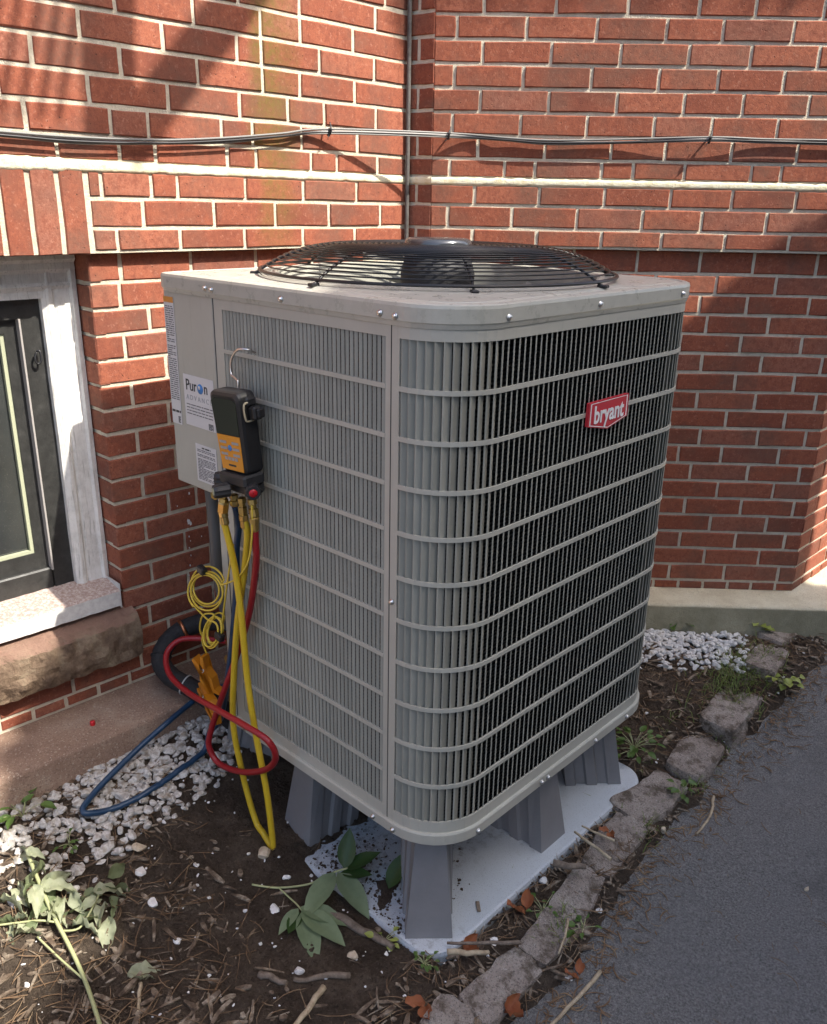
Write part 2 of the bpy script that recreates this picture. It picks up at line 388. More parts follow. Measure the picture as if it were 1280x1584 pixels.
def f_peb(n, b):
    P = n.pos(); a = n.noise(P, 45, 2, .5); c = n.ramp(a, [(.25, (.28, .235, .18)), (.40, (.40, .37, .32)), (.52, (.62, .60, .57)), (.62, (.40, .375, .34)), (.8, (.33, .325, .32))])
    s = n.noise(P, 260, 4, .75); c = n.mix(n.ramp(s, [(.35, .45), (.5, 0.0)]), c, (.25, .2, .15))
    n.l(c, b.inputs[BC]); n.bump(b, s, .4, .002)
M_peb = mat('marble_chips', (.66, .64, .6), .7, fn=f_peb)
def f_peb2(n, b):
    P = n.pos(); a = n.noise(P, 45, 2, .5); c = n.ramp(a, [(.25, (.38, .35, .30)), (.5, (.66, .66, .65)), (.66, (.50, .50, .50)), (.8, (.42, .43, .44))]); n.l(c, b.inputs[BC])
M_peb2 = mat('white_gravel_chip', (.7, .7, .7), .7, fn=f_peb2)
M_pebw = mat('white_marble_chip', (.78, .77, .75), .65, fn=speck([(.3, (.62, .6, .57)), (.6, (.8, .79, .77))], 60, .4))
M_pebt = mat('tan_stone', (.5, .40, .28), .75, fn=speck([(.3, (.40, .31, .21)), (.6, (.62, .53, .40))], 50, .5))
def f_mulch(n, b):
    P = n.pos(); a = n.noise(P, 33, 2, .5); c = n.ramp(a, [(.25, (.055, .040, .029)), (.40, (.12, .087, .062)), (.52, (.21, .165, .122)), (.66, (.34, .29, .225)), (.8, (.15, .108, .078))])
    s = n.noise(P, 200, 4, .7); c = n.mix(n.ramp(s, [(.35, .5), (.55, 0.0)]), c, (.04, .027, .018)); n.l(c, b.inputs[BC]); n.bump(b, s, .5, .003)
M_mulch = mat('bark_mulch', (.15, .1, .07), .9, spec=.2, fn=f_mulch)
M_straw = mat('dry_straw', (.26, .17, .095), .8, spec=.25, fn=speck([(.3, (.09, .055, .03)), (.5, (.19, .12, .07)), (.72, (.36, .28, .18))], 18, .2))
M_stick = mat('dry_stick', (.36, .28, .18), .8, fn=speck([(.3, (.24, .17, .10)), (.6, (.46, .38, .26))], 40, .4))
M_bark = mat('grey_bark_piece', (.17, .135, .105), .9, fn=speck([(.3, (.10, .075, .055)), (.65, (.25, .20, .155))], 60, .8))
def leafmat(name, c1, c2, rough=.5, tr=.25):
    m = mat(name, c1, rough, fn=speck([(.3, c1), (.7, c2)], 35, .3, 90, .003))
    n = m.node_tree; b = n.nodes['Principled BSDF']; o = n.nodes['Material Output']
    t = n.nodes.new('ShaderNodeBsdfTranslucent'); t.inputs[0].default_value = (*[min(1, x*1.5) for x in c2], 1)
    mx = n.nodes.new('ShaderNodeMixShader'); mx.inputs[0].default_value = tr
    n.links.new(b.outputs[0], mx.inputs[1]); n.links.new(t.outputs[0], mx.inputs[2]); n.links.new(mx.outputs[0], o.inputs[0])
    return m
M_leafg = leafmat('fresh_leaf_underside', (.16, .22, .12), (.24, .31, .18))
M_leafd = leafmat('fresh_leaf_top', (.035, .075, .02), (.055, .11, .03), .4)
M_leafp = leafmat('wilted_pale_leaf', (.26, .29, .17), (.42, .44, .30), .65)
M_leafp2 = leafmat('wilted_green_leaf', (.13, .17, .08), (.24, .28, .15), .65)
M_leafw = leafmat('weed_leaf', (.06, .12, .025), (.12, .20, .045))
M_leafy = leafmat('yellow_green_leaf', (.22, .28, .05), (.36, .40, .10))
M_leafo = leafmat('dead_orange_leaf', (.24, .065, .025), (.40, .15, .06), .7)
M_stem = mat('green_stem', (.36, .38, .19), .55)
M_stemb = mat('pale_twig', (.40, .35, .24), .7)
M_grass = leafmat('grass_blade', (.10, .15, .035), (.20, .24, .07))
M_crown = leafmat('tree_leaf', (.045, .09, .02), (.07, .13, .03))
M_trunk = mat('tree_bark', (.12, .09, .065), .9, fn=speck([(.3, (.07, .05, .04)), (.7, (.18, .14, .10))], 25, .8))
M_steel = mat('painted_steel', (.05, .05, .05), .5)

# ================================================================== THE SETTING
def smooth(a, b, x):
    t = max(0, min(1, (x-a)/(b-a))); return t*t*(3-2*t)
def rampR(x, y):
    d = nR.x*x+nR.y*y; return .155*smooth(-.62, -1.28, d)
def rampL(x, y):
    d = nL.x*x+nL.y*y; return .15*smooth(-.42, -.97, d)
def gbase(x, y): return -.216+max(rampR(x, y), rampL(x, y))
def gasph(x, y): return -.243+rampR(x, y)*.95
def aedge(y):     # asphalt edge x at given y
    pts = [(-3, .20), (-.3, .19), (.05, .20), (.2, .212), (.35, .19), (.5, .168), (.7, .14), (.95, .15), (1.15, .112), (1.45, .15), (1.7, .165), (2.0, .17), (6, .17)]
    for (a, xa), (b, xb) in zip(pts, pts[1:]):
        if a <= y <= b: return xa+(xb-xa)*(y-a)/(b-a)
    return .17
def fbm(x, y, s, o=4):
    return noise.fractal(V((x*s, y*s, 3.1)), 1.0, 2.0, o)
PTOP = -.203
def gsoil(x, y):
    z = gbase(x, y)+.010*fbm(x, y, 4)+.006*fbm(x, y, 22, 3)+.003*noise.noise(V((x*90, y*90, 0)))
    # heap over the left part of the stand
    z += .020*smooth(-.36, -.50, x)*smooth(.5, .1, abs(y-.1))
    if -.40 < x < .0 and .02 < y < .92:
        z -= .02; pt_ = smooth(.16, .02, hypot((x+.20)*.8, y-.10))+.8*smooth(.12, .02, hypot(x+.40, (y-.16)*.6))
        if pt_ > 0: z = max(z, PTOP-.012+.018*pt_*(.55+.8*fbm(x, y, 16, 4)))
    e = aedge(y)+.022*fbm(0.3, y, 9, 4)
    z -= .06*smooth(e-.035, e+.02, x)
    return z
m = MB(); R_ = 60
m.add([(-R_, -R_, -.42), (R_, -R_, -.42), (R_, R_, -.42), (-R_, R_, -.42)], [(0, 1, 2, 3)])
tag(m.build('ground', M_soil), kind='structure')
# asphalt: fine strip near, coarse beyond
m = MB()
xs = [.0+.03*i for i in range(30)]+[1.0, 1.4, 2, 3, 5, 9, 16]; ys = [-12, -6, -3, -2]+[-1.4+.05*i for i in range(76)]+[2.6, 3.2, 4, 6, 10, 16]
rows = []
for y in ys: rows.append([V((x, y, gasph(x, y)+.004*fbm(x, y, 2.2, 3))) for x in xs])
m.sheet(rows); tag(m.build('asphalt_driveway', M_asph), kind='structure')
m = MB(); rows = []
xs = [-1.24+.0125*i for i in range(125)]; ys = [-4, -3, -2, -1.5]+[-1.2+.0125*i for i in range(272)]
for y in ys: rows.append([V((x, y, gsoil(x, y))) for x in xs])
m.sheet(rows); tag(m.build('soil_bed', M_soil), kind='structure')

# ---------------------------------------------------------------- bricks
def brick_mesh(name, L, H, seed):
    rnd = random.Random(seed); m = MB()
    def ring(ix, iz, y, j):
        P = []
        xs = [-L/2+ix, -L/6, L/6, L/2-ix]
        for x in xs: P.append(V((x+rnd.uniform(-j, j), y, -H/2+iz+rnd.uniform(-j, j))))
        P.append(V((L/2-ix+rnd.uniform(-j, j), y, rnd.uniform(-j, j))))
        for x in reversed(xs): P.append(V((x+rnd.uniform(-j, j), y, H/2-iz+rnd.uniform(-j, j))))
        P.append(V((-L/2+ix+rnd.uniform(-j, j), y, rnd.uniform(-j, j))))
        return P
    a = ring(.003, .003, 0, .0011); bb = ring(.0005, .0005, .0026, .0012); c = [V((p.x, .03, p.z)) for p in bb]
    n = len(a); m.add(a+bb+c, [tuple(range(n))]+[(i, i+n, (i+1) % n+n, (i+1) % n) for i in range(n)]+[(i+n, i+2*n, (i+1) % n+2*n, (i+1) % n+n) for i in range(n)])
    me = m.mesh(name); me.materials.append(M_brick); return me
BM = {}
def brick_variant(L, H):
    key = 'stretcher' if L > .15 else ('three_quarter' if L > .115 else ('header' if L > .07 else 'closer'))
    nom = dict(stretcher=.193, three_quarter=.145, header=.093, closer=.055)[key]
    if key not in BM: BM[key] = [brick_mesh('brick', nom, .056, 31*k+len(key)) for k in range(9)]
    return random.choice(BM[key]), nom
def put_brick(par, Mw, u0, u1, z0, z1, off, j=.0045, flip=None):
    """one brick between joint lines u0..u1, z0..z1 on wall frame Mw"""
    L = u1-u0-.0085-random.uniform(0, .002); H = z1-z0-.0085-random.uniform(0, .0015)
    if L < .015: return
    me, nom = brick_variant(L, H)
    o = bpy.data.objects.new('brick', me); C.objects.link(o)
    rz = random.gauss(0, .004); sx = random.choice((-1, 1)) if False else 1
    loc = Mw @ V(((u0+u1)/2, -off-random.uniform(-.0012, .0014), (z0+z1)/2+random.uniform(-.0008, .0008)))
    o.matrix_basis = Matrix.Translation(loc) @ Mw.to_3x3().to_4x4() @ Matrix.Rotation(random.gauss(0, .004), 4, 'Y') @ Matrix.Rotation(rz, 4, 'Z') @ Matrix.Diagonal((L/nom, 1, H/.056, 1))
    return o
class FarBricks:            # bricks beyond the picture, joined
    def __init__(s): s.m = MB()
    def put(s, Mw, u0, u1, z0, z1, off):
        s.m.box(u0+.005, u1-.005, -off, -off+.03, z0+.005, z1-.005, Mw)
def jrow(meas, lo, hi, step=.2035):
    js = list(meas)
    while js[0]-step > lo: js.insert(0, js[0]-step+random.uniform(-.004, .004))
    while js[-1]+step < hi: js.append(js[-1]+step+random.uniform(-.004, .004))
    return js
zu = [1.2235, 1.2785, 1.347, 1.4163]+[1.4163+.0656*k for k in range(1, 24)]
BANDH = .015
wallL = empty('brick_wall', LP(0, 0, -.1), 'brick wall with the basement window, lit at top, left of the corner', 'wall')
wallR = empty('brick_wall', RP(.6, 0, -.1), 'brick wall to the right of the corner pipe, behind the cooling unit', 'wall')
bpy.context.view_layer.update()
invL, invR = wallL.matrix_world.inverted(), wallR.matrix_world.inverted()
def sub(par, inv, o):
    o.parent = par; o.matrix_parent_inverse = inv; return o
def mbrick(par, inv, *a, **k):
    o = put_brick(par, *a, **k)
    if o: o.parent = par; o.matrix_parent_inverse = inv
    return o
# joint positions read for each course (wall coordinate u, metres), from band down and up
JL = {-3: [-.015, .156, .353, .551, .748], -2: [.059, .261, .456, .648, .851], -1: [-.043, .086, .158, .361, .556, .755],
      0: [.586, .681, .839], 1: [-.202, -.005, .091, .297, .392, .554, .76], 2: [-.051, .15, .356, .51, .636, .832], 3: [-.172, .033, .236, .43, .553, .75],
      4: [-.059, .147, .354, .43, .622, .825], 5: [-.169, .031, .233, .43, .558, .745], 6: [-.06, .165, .365, .558, .83], 7: [-.17, .03, .25, .46, .66]}
JR = {-3: [.072, .277, .482, .672, .872, 1.073], -2: [-.008, .195, .4, .605, .791, .993], -1: [.074, .277, .481, .686, .877, 1.074],
      0: [-.006, .164, .258, .464, .562, .72, .924, 1.016], 1: [.079, .286, .489, .654, .856, 1.055], 2: [-.002, .206, .408, .612, .786, .985],
      3: [.081, .288, .493, .695, .872, 1.068], 4: [0, .206, .411, .612, .788, .983], 5: [.082, .286, .491, .693, .876, 1.075], 6: [.004, .209, .415, .62, .785, .989], 7: [.081, .292, .501, .708, .871, 1.07]}
JL[0] = [-.14, .01, .105, .31, .40, .586, .681, .839]
UU = 1.331                  # outer corner of the bay on the upper right wall
CU = .962                  # inner corner on the left wall
RU0 = -.062                 # left end of the right wall's face
# inner corner and the return strip
pc = LP(CU, 0, 0); pe = RP(RU0, 0, 0); pe.z = 0; dstrip = (pe-pc); Ls = dstrip.length; dstrip.normalize(); nS = V((dstrip.y, -dstrip.x, 0))
MS = frame(pc, dstrip, -nS, (0, 0, 1))
farL, farR = FarBricks(), FarBricks()
for k in range(-3, 23):
    z0, z1 = zu[k+3], zu[k+4]
    if k == -1: z1 -= BANDH/2
    if k == 0: z0 += BANDH/2+.003
    kk = k if k <= 7 else (6 if k % 2 == 0 else 7)
    # left wall
    lo = -.83 if k < 8 else -.6
    meas = JL[kk] if k <= 7 else [x+random.uniform(-.01, .01) for x in JL[kk]]
    js = jrow(meas, -2.3, CU)
    if k < 0: js = [j for j in js if j > -.08]; js = [-.078]+[j for j in js if j > -.05]
    js = [j for j in js if j < CU-.03]+[CU]
    for a, b in zip(js, js[1:]):
        if a > -.75 and k < 12: mbrick(wallL, invL, ML, a, b, z0, z1, 0)
        else: farL.put(ML, a, b, z0, z1, 0)
    meas = JR[kk] if k <= 7 else [x+random.uniform(-.01, .01) for x in JR[kk]]
    js = jrow(meas, RU0, UU); js = [RU0-.0045]+[j for j in js if RU0+.025 < j < UU-.03]+[UU+.0045]
    for a, b in zip(js, js[1:]):
        if b < 1.75 and k < 12: mbrick(wallR, invR, MR, a, b, z0, z1, 0)
        else: farR.put(MR, a, b, z0, z1, 0)
    # return strip
    if k % 2 == 0: mbrick(wallR, invR, MS, 0.002, Ls+.0045, z0, z1, 0)
    else:
        mbrick(wallR, invR, MS, 0.002, Ls*.38, z0, z1, 0); mbrick(wallR, invR, MS, Ls*.38, Ls+.0045, z0, z1, 0)
# soldier course above the window
u = -.081; k = 0
while u > -1.25:
    wd = .0655+random.uniform(-.002, .003)
    L_ = 1.4163-BANDH/2-.2
    me, nom = brick_variant(.19, .056)
    o = bpy.data.objects.new('brick', me); C.objects.link(o); o.parent = wallL; o.matrix_parent_inverse = invL
    lean = .014+.006*k if k < 3 else .02
    o.matrix_basis = Matrix.Translation(ML @ V((u-wd/2, -.0005, 1.3145))) @ ML.to_3x3().to_4x4() @ Matrix.Rotation(pi/2+lean*.0, 4, 'Y') @ Matrix.Diagonal((.190/nom, 1, (wd-.011)/.056, 1))
    u -= wd; k += 1
# lower walls
zl = [1.2235+.0]+[1.149-.0637*k for k in range(0, 18)]+[.030]
JLl = {0: [.2], 1: [-.008, .19], 2: [.067, .27], 3: [-.008, .19], 4: [.105], 5: [0, .2], 6: [.1], 7: [.002, .2], 8: [.11], 9: [.005, .2], 10: [.077, .166], 11: [.001, .2], 12: [.118], 13: [.007, .2], 14: [.12], 15: [-.01, .2], 16: [.045, .245], 17: [-.05, .15], 18: [-.09, .0, .10, .2]}
JRl = {0: [.61, .812, .984, 1.185], 1: [.675, .873, 1.065], 2: [.827, .982, 1.183], 3: [.66, .859, 1.061], 4: [.78, .98, 1.18], 5: [.66, .86, 1.058], 6: [.78, .98, 1.177], 7: [.66, .86, 1.057], 8: [.77, .968, 1.168],
       9: [.69, .887, 1.085, 1.248], 10: [.821, .97, 1.167], 11: [.67, .871, 1.07, 1.249], 12: [.77, .973, 1.169], 13: [.667, .867, 1.066, 1.25], 14: [.77, .966, 1.164], 15: [.665, .865, 1.064, 1.24], 16: [.76, .961, 1.158], 17: [.642, .842, 1.042, 1.237], 18: [.79, .881, .971, 1.061, 1.146, 1.234]}
NU = 1.297                  # outer corner of the bay on the lower wall
JAMB = -.085
MBl = frame(RP(NU, -REC, 0)*1, tL, -nL, (0, 0, 1)) @ Matrix.Scale(KR, 4); MBu = frame(RP(UU, 0, 0), tL, -nL, (0, 0, 1)) @ Matrix.Scale(KR, 4)
WIN0 = -1.02                # far (left) jamb of window
STZ = .135
for k in range(0, 19):
    z1, z0 = zl[k], zl[k+1]
    step = .09 if k == 18 else .2035
    lo = JAMB if z0 > STZ-.03 else -1.5
    js = jrow(JLl[k], lo, 1.0, step); js = [j for j in js if j > lo+.03]; js = [lo-.0045]+js
    if k < 18:
        if lo == JAMB and k % 2: pass
    for a, b in zip(js, js[1:]):
        if b > .75: farL.put(ML, a, b, z0, z1, -REC); continue
        mbrick(wallL, invL, ML, a, b, z0, z1, -REC)
    if lo == JAMB:          # jamb (reveal) brick: header/stretcher return
        MJ = frame(LP(JAMB, -REC, 0), -nL, tL, (0, 0, 1))
        mbrick(wallL, invL, MJ, -.0045, .105, z0, z1, 0)
        for a, b in zip([-2.3, -2.1, -1.9, -1.7, -1.5, -1.3], [-2.1, -1.9, -1.7, -1.5, -1.3, WIN0]): farL.put(ML, a, b, z0, z1, -REC)
    js = jrow(JRl[k], .0, NU, step); js = [j for j in js if j < NU-.03]+[NU+.0045]
    for a, b in zip(js, js[1:]):
        if b < .35: farR.put(MR, a, b, z0, z1, -REC)
        else: mbrick(wallR, invR, MR, a, b, z0, z1, -REC)
    cut = [-.0045, .095] if k % 2 else [-.0045]
    while cut[-1] < 1.6: cut.append(cut[-1]+(.09 if k == 18 else .2035))
    for q_, (a, b) in enumerate(zip(cut, cut[1:])):
        if b < 1.0: mbrick(wallR, invR, MBl, a, b, z0, z1, 0)
        else: farR.put(MBl, a, b, z0, z1, 0)
for k in range(-3, 23):
    z0, z1 = zu[k+3], zu[k+4]; cut = [-.0045, .095] if k % 2 else [-.0045]
    while cut[-1] < 1.6: cut.append(cut[-1]+.2035)
    for a, b in zip(cut, cut[1:]):
        if b < .7 and k < 6: mbrick(wallR, invR, MBu, a, b, z0, z1, 0)
        else: farR.put(MBu, a, b, z0, z1, 0)
tag(farL.m.build('brick', M_brick, None), kind='stuff'); o = C.objects[-1]; sub(wallL, invL, o); o.name = 'far_brickwork'
tag(farR.m.build('brick', M_brick, None), kind='stuff'); o = C.objects[-1]; sub(wallR, invR, o); o.name = 'far_brickwork'
# mortar bodies (recessed joints)
J = .0042
m = MB()
m.box(-2.3, CU+.02, J, .30, 1.2215, 2.92, ML); m.box(JAMB+J, CU+.02, REC+J, .30, -.35, 1.2215, ML)
m.box(-2.3, WIN0, REC+J, .30, -.35, 1.2215, ML); m.box(WIN0, JAMB, REC+J, .30, -.35, STZ+.02, ML)
sub(wallL, invL, m.build('mortar', M_mortar))
m = MB()
m.box(RU0+.003, UU-J*1.5, J, .30, 1.2215, 2.92, MR); m.box(-.05, NU-J*1.5, REC+J, .30, -.35, 1.2215, MR)
m.box(J*.5, 1.7, J, .5, -.35, 1.2215, MBl); m.box(J*.5, 1.7, J, .5, 1.2215, 2.92, MBu)
m.box(.004, Ls-.002, J, .12, 1.2215, 2.92, MS)
sub(wallR, invR, m.build('mortar', M_mortar))
# thick cream mortar band over third course
def band(par, inv, Mw, u0, u1, d0=.0008):
    m = MB(); rows = []; n = int((u1-u0)/.012)
    prof = [(.004, .010), (-d0, .0085), (-d0-.0012, .003), (-d0-.0008, -.004), (-d0+.0004, -.0075), (.004, -.009)]
    for i in range(n+1):
        u = u0+(u1-u0)*i/n; r = []
        k = 1+.35*noise.noise(V((u*30, 1, 2)))+.25*noise.noise(V((u*90, 4, 2)))
        if Mw is ML: k *= 1+.5*smooth(.15, -.3, u)
        for y, z in prof: r.append(Mw @ V((u, y*k, 1.4163+z*k*1.15+.0012*noise.noise(V((u*14, 7, z*300))))))
        rows.append(r)
    m.sheet(rows); sub(par, inv, m.build('mortar_band', M_band))
band(wallL, invL, ML, -2.0, CU-.004); band(wallR, invR, MR, RU0, UU); band(wallR, invR, MBu, 0, 1.6); band(wallR, invR, MS, .006, Ls)
# ---------------------------------------------------------------- footings
def ledge(name, Mw, u0, u1, off, ztop, zbot, material, label, inner=-.32):
    m = MB(); n = 90; rows = []
    for i in range(n+1):
        u = u0+(u1-u0)*i/n; w_ = .003*noise.noise(V((u*6, 2, 1)))+.0025*noise.noise(V((u*40, 2, 1)))
        pr = [(inner, ztop), (off-.10, ztop+.001), (off-.012, ztop-.001), (off-.003+w_, ztop-.005+w_*.5), (off+w_, ztop-.014), (off+.002+w_, (ztop+zbot)/2), (off+.004, zbot)]
        rows.append([Mw @ V((u, -a, z)) for a, z in pr])
    m.sheet(rows); e = len(rows[0])
    return tag(m.build(name, material), label, 'ledge')
ledge('footing_ledge', ML, -2.3, 1.05, .162, .028, -.4, M_ledgeL, 'brown cement footing ledge under the basement window', -REC-.002)
ledge('footing_ledge', MR, -.35, 3.2, .108, .033, -.4, M_ledgeR, 'pale cream cement footing ledge behind the white gravel on the right', -1.2)
# ---------------------------------------------------------------- window
def wbox(m, u0, u1, o0, o1, z0, z1, bev=0): m.box(u0, u1, -o1, -o0, z0, z1, ML, bev)
win = empty('window', LP(-.5, -.1, .3)); sub(wallL, invL, win)
bpy.context.view_layer.update()
wm = MB()   # casing
CO = -.105   # casing face offset
def vert_casing(m, uo, ui, z0, z1):
    s = 1 if ui < uo else -1      # ui toward window middle
    d = (uo-ui)
    prof = [(uo, -.16), (uo, CO+.006), (uo-.012*s, CO+.008), (uo-.018*s, CO+.001), (uo-.05*s, CO), (uo-.056*s, CO-.004), (uo-.062*s, CO+.003), (uo-.072*s, CO+.004), (ui, CO-.006), (ui, -.17)]
    rows = []
    for i in range(25):
        z = z0+(z1-z0)*i/24; rows.append([ML @ V((u+.0012*noise.noise(V((u*50, z*9, 1))), -o, z)) for u, o in prof])
    m.sheet(rows, smooth=False)
vert_casing(wm, JAMB-.003, JAMB-.09, .30, 1.218); vert_casing(wm, WIN0+.003, WIN0+.09, .30, 1.218)
prof = [(1.219, -.16), (1.219, CO+.012), (1.205, CO+.016), (1.196, CO+.006), (1.182, CO+.008), (1.172, CO+.002), (1.150, CO+.001), (1.142, CO+.006), (1.130, CO-.002), (1.113, CO-.003), (1.113, -.17)]
rows = [[ML @ V((u, -o, z)) for z, o in prof] for u in [WIN0+.004+(JAMB-.007-WIN0)*i/30 for i in range(31)]]
wm.sheet(rows, smooth=False)
cas = wm.build('casing', M_white); cas.parent = win; cas.matrix_parent_inverse = (Matrix.Translation(LP(-.5, -.1, .3))).inverted()
winv = Matrix.Translation(LP(-.5, -.1, .3)).inverted()
def wsub(o): o.parent = win; o.matrix_parent_inverse = winv; return o
m = MB()     # outer dark sash stiles and rails
I0, I1 = WIN0+.09, JAMB-.09
wbox(m, I1-.052, I1-.0003, -.165, -.128, .31, 1.125); wbox(m, I0+.0003, I0+.052, -.165, -.128, .31, 1.125)
wbox(m, I0+.052, I1-.052, -.165, -.128, 1.065, 1.125); wbox(m, I0+.052, I1-.052, -.165, -.130, .31, .405, .004)
wsub(m.build('storm_frame', M_sash))
m = MB(); wbox(m, I1-.057, I1-.0525, -.15, -.122, .40, 1.066); wbox(m, I0+.0525, I0+.057, -.15, -.122, .40, 1.066); wsub(m.build('weather_strip', M_line))
m = MB(); wbox(m, I1-.088, I1-.057, -.175, -.142, .405, 1.065); wbox(m, I0+.057, I0+.088, -.175, -.142, .405, 1.065); wbox(m, I0+.088, I1-.088, -.175, -.142, .405, .452); wbox(m, I0+.088, I1-.088, -.175, -.142, 1.03, 1.065); wsub(m.build('sash', M_sash))
m = MB(); wbox(m, I1-.098, I1-.088, -.17, -.146, .452, 1.03); wbox(m, I0+.088, I0+.098, -.17, -.146, .452, 1.03); wbox(m, I0+.098, I1-.098, -.17, -.146, .452, .460); wsub(m.build('glazing_bead', M_bead))
m = MB(); wbox(m, I0+.098, I1-.098, -.168, -.158, .460, 1.03); wsub(m.build('pane', M_glass))
m = MB(); wbox(m, WIN0-.0, JAMB+.0, -.36, -.30, .1, 1.25); wsub(m.build('back_panel', M_sash))
m = MB(); m.tube(spline([LP(I1-.024, -.12, .985), LP(I1-.018, -.115, .985), LP(I1-.018, -.112, .962), LP(I1-.027, -.114, .955), LP(I1-.032, -.115, .968), LP(I1-.026, -.116, .983)], 6), .0028, 6); wsub(m.build('ring_pull', M_cableb))
m = MB(); pr = [(-.17, .355), (-.128, .352), (.004, .335), (.010, .330), (.010, .287), (-.17, .28)]
rows = []
for i in range(61):
    u = WIN0+.002+(JAMB-.012-WIN0)*i/60; k = .0015*noise.noise(V((u*40, 0, 5)))
    rows.append([ML @ V((u, -(a-REC), z+k)) for a, z in pr])
m.sheet(rows, smooth=False); m.box(JAMB-.012, JAMB-.010, -.01+REC, .17+REC, .28, .352, ML); wsub(m.build('sill_board', M_board))
m = MB(); rows = []   # rock-faced stone sill
n = 110
for i in range(n+1):
    u = WIN0-.03+(JAMB+.022-(WIN0-.03))*i/n; r = []
    pr = [(-.17, .288), (-.03, .280), (.030, .262), (.046, .250)]+[(.050+.012*t*(1-t)*4*.6, .246-.108*t) for t in (0, .15, .3, .45, .6, .75, .9, 1)]+[(.02, .1345), (-.17, .134)]
    edge = min(1, min(i, n-i)/4)
    for q, (a, z) in enumerate(pr):
        k = 0
        if 3 <= q <= 11: k = .010*noise.fractal(V((u*26, z*26, 3)), 1, 2, 4)-.010*(1-edge)
        r.append(ML @ V((u, -(a+k-REC), z+(.003*noise.noise(V((u*25, q, 0))) if q > 1 else 0))))
    rows.append(r)
m.sheet(rows, smooth=False); m.f.append(tuple(len(m.v)-len(rows[0])+k for k in range(len(rows[0])))); m.sm.append(False); m.mi.append(0)
sub(wallL, invL, m.build('stone_sill', M_sill))
q = random.Random(31); m = MB()
for u, z, r in [(.160, .640, .0035), (.143, .600, .003), (.140, .560, .004), (.132, .475, .009), (.138, .468, .006), (.128, .452, .004), (.130, .43, .003), (.133, .415, .002), (.128, .395, .003), (.131, .37, .0025), (.126, .34, .003), (.12, .31, .002), (.21, .50, .002), (.10, .53, .002), (.17, .42, .002)]:
    n_ = 9; pl = [(u+cos(2*pi*k/n_)*r*q.uniform(.5, 1.1)*.7, z+sin(2*pi*k/n_)*r*q.uniform(.6, 1.3)) for k in range(n_)]
    m.prism(pl, .0012, frame(ML @ V((0, REC-.0028, 0)), tL, (0, 0, 1), nL))
sub(wallL, invL, m.build('paint_splash', M_wtxt))
# ================================================================== COOLING UNIT
W = .89; RC = .13
ZG0, ZG1, ZB, PB = .136, 1.129, .2237, .0908
unit = empty('air_conditioner', (-.445, .445, .08), 'large grey-beige louvred outdoor cooling unit with red badge, standing on plastic legs', 'air conditioner')
UI = Matrix.Translation((-.445, .445, .08)).inverted()
def us(o, par=None):
    if par is None: o.parent = unit; o.matrix_parent_inverse = UI
    else: o.parent = par
    return o
# perimeter path: starts on left face, x from -.89 to -RC, arc, right face, far arc, back
def per(s, n=0.0):
    """point on perimeter at arclength s measured from (-.89,0); n = outward offset; returns point, normal angle"""
    L1 = W-RC; A = RC*pi/2; L2 = W-2*RC
    if s <= L1: return V((-W+s, -n, 0)), -pi/2
    s -= L1
    if s <= A:
        a = -pi/2+s/RC; return V((-RC+(RC+n)*cos(a), RC+(RC+n)*sin(a), 0)), a
    s -= A
    if s <= L2: return V((n, RC+s, 0)), 0.0
    s -= L2
    if s <= A:
        a = s/RC; return V((-RC+(RC+n)*cos(a), W-RC+(RC+n)*sin(a), 0)), a
    s -= A
    return V((-RC-s, W+n, 0)), pi/2
SEND = (W-RC)+RC*pi/2+(W-2*RC)+RC*pi/2      # start of the back side
def strip(m, s0, s1, n0, n1, z0, z1, step=.02):
    k = max(2, int((s1-s0)/step)); rows = []
    for i in range(k+1):
        s = s0+(s1-s0)*i/k; a, _ = per(s, n0); b, _ = per(s, n1); Z = V((0, 0, 1))
        rows.append([a+Z*z0, b+Z*z0, b+Z*z1, a+Z*z1])
    m.sheet(rows, smooth=False, closed=True)
    e = len(m.v)-4; f0 = len(m.v)-4*(k+1); m.f += [(f0, f0+1, f0+2, f0+3), (e+3, e+2, e+1, e)]; m.sm += [False]*2; m.mi += [0]*2
def slat_mesh(p, k=.95, lip=.12, dep=.62):
    m = MB(); d = p*k; e = d*dep
    pr = [(-lip*p, .0004), (0, 0), (.12*p, .0008), (.5*d, .46*e), (d, e)]
    t = .0009; bk = [(x-.0006, y+t) for x, y in reversed(pr)]
    poly = pr+bk
    rows = []
    for z in (ZG0-.004, ZG1+.004): rows.append([V((x, y, z)) for x, y in poly])
    m.sheet(rows, smooth=False, closed=True); me = m.mesh('slat'); me.materials.append(M_slat); return me
sl1, sl2 = slat_mesh(.012, .48, .12, .52), slat_mesh(.0164, .74, .08, .70)
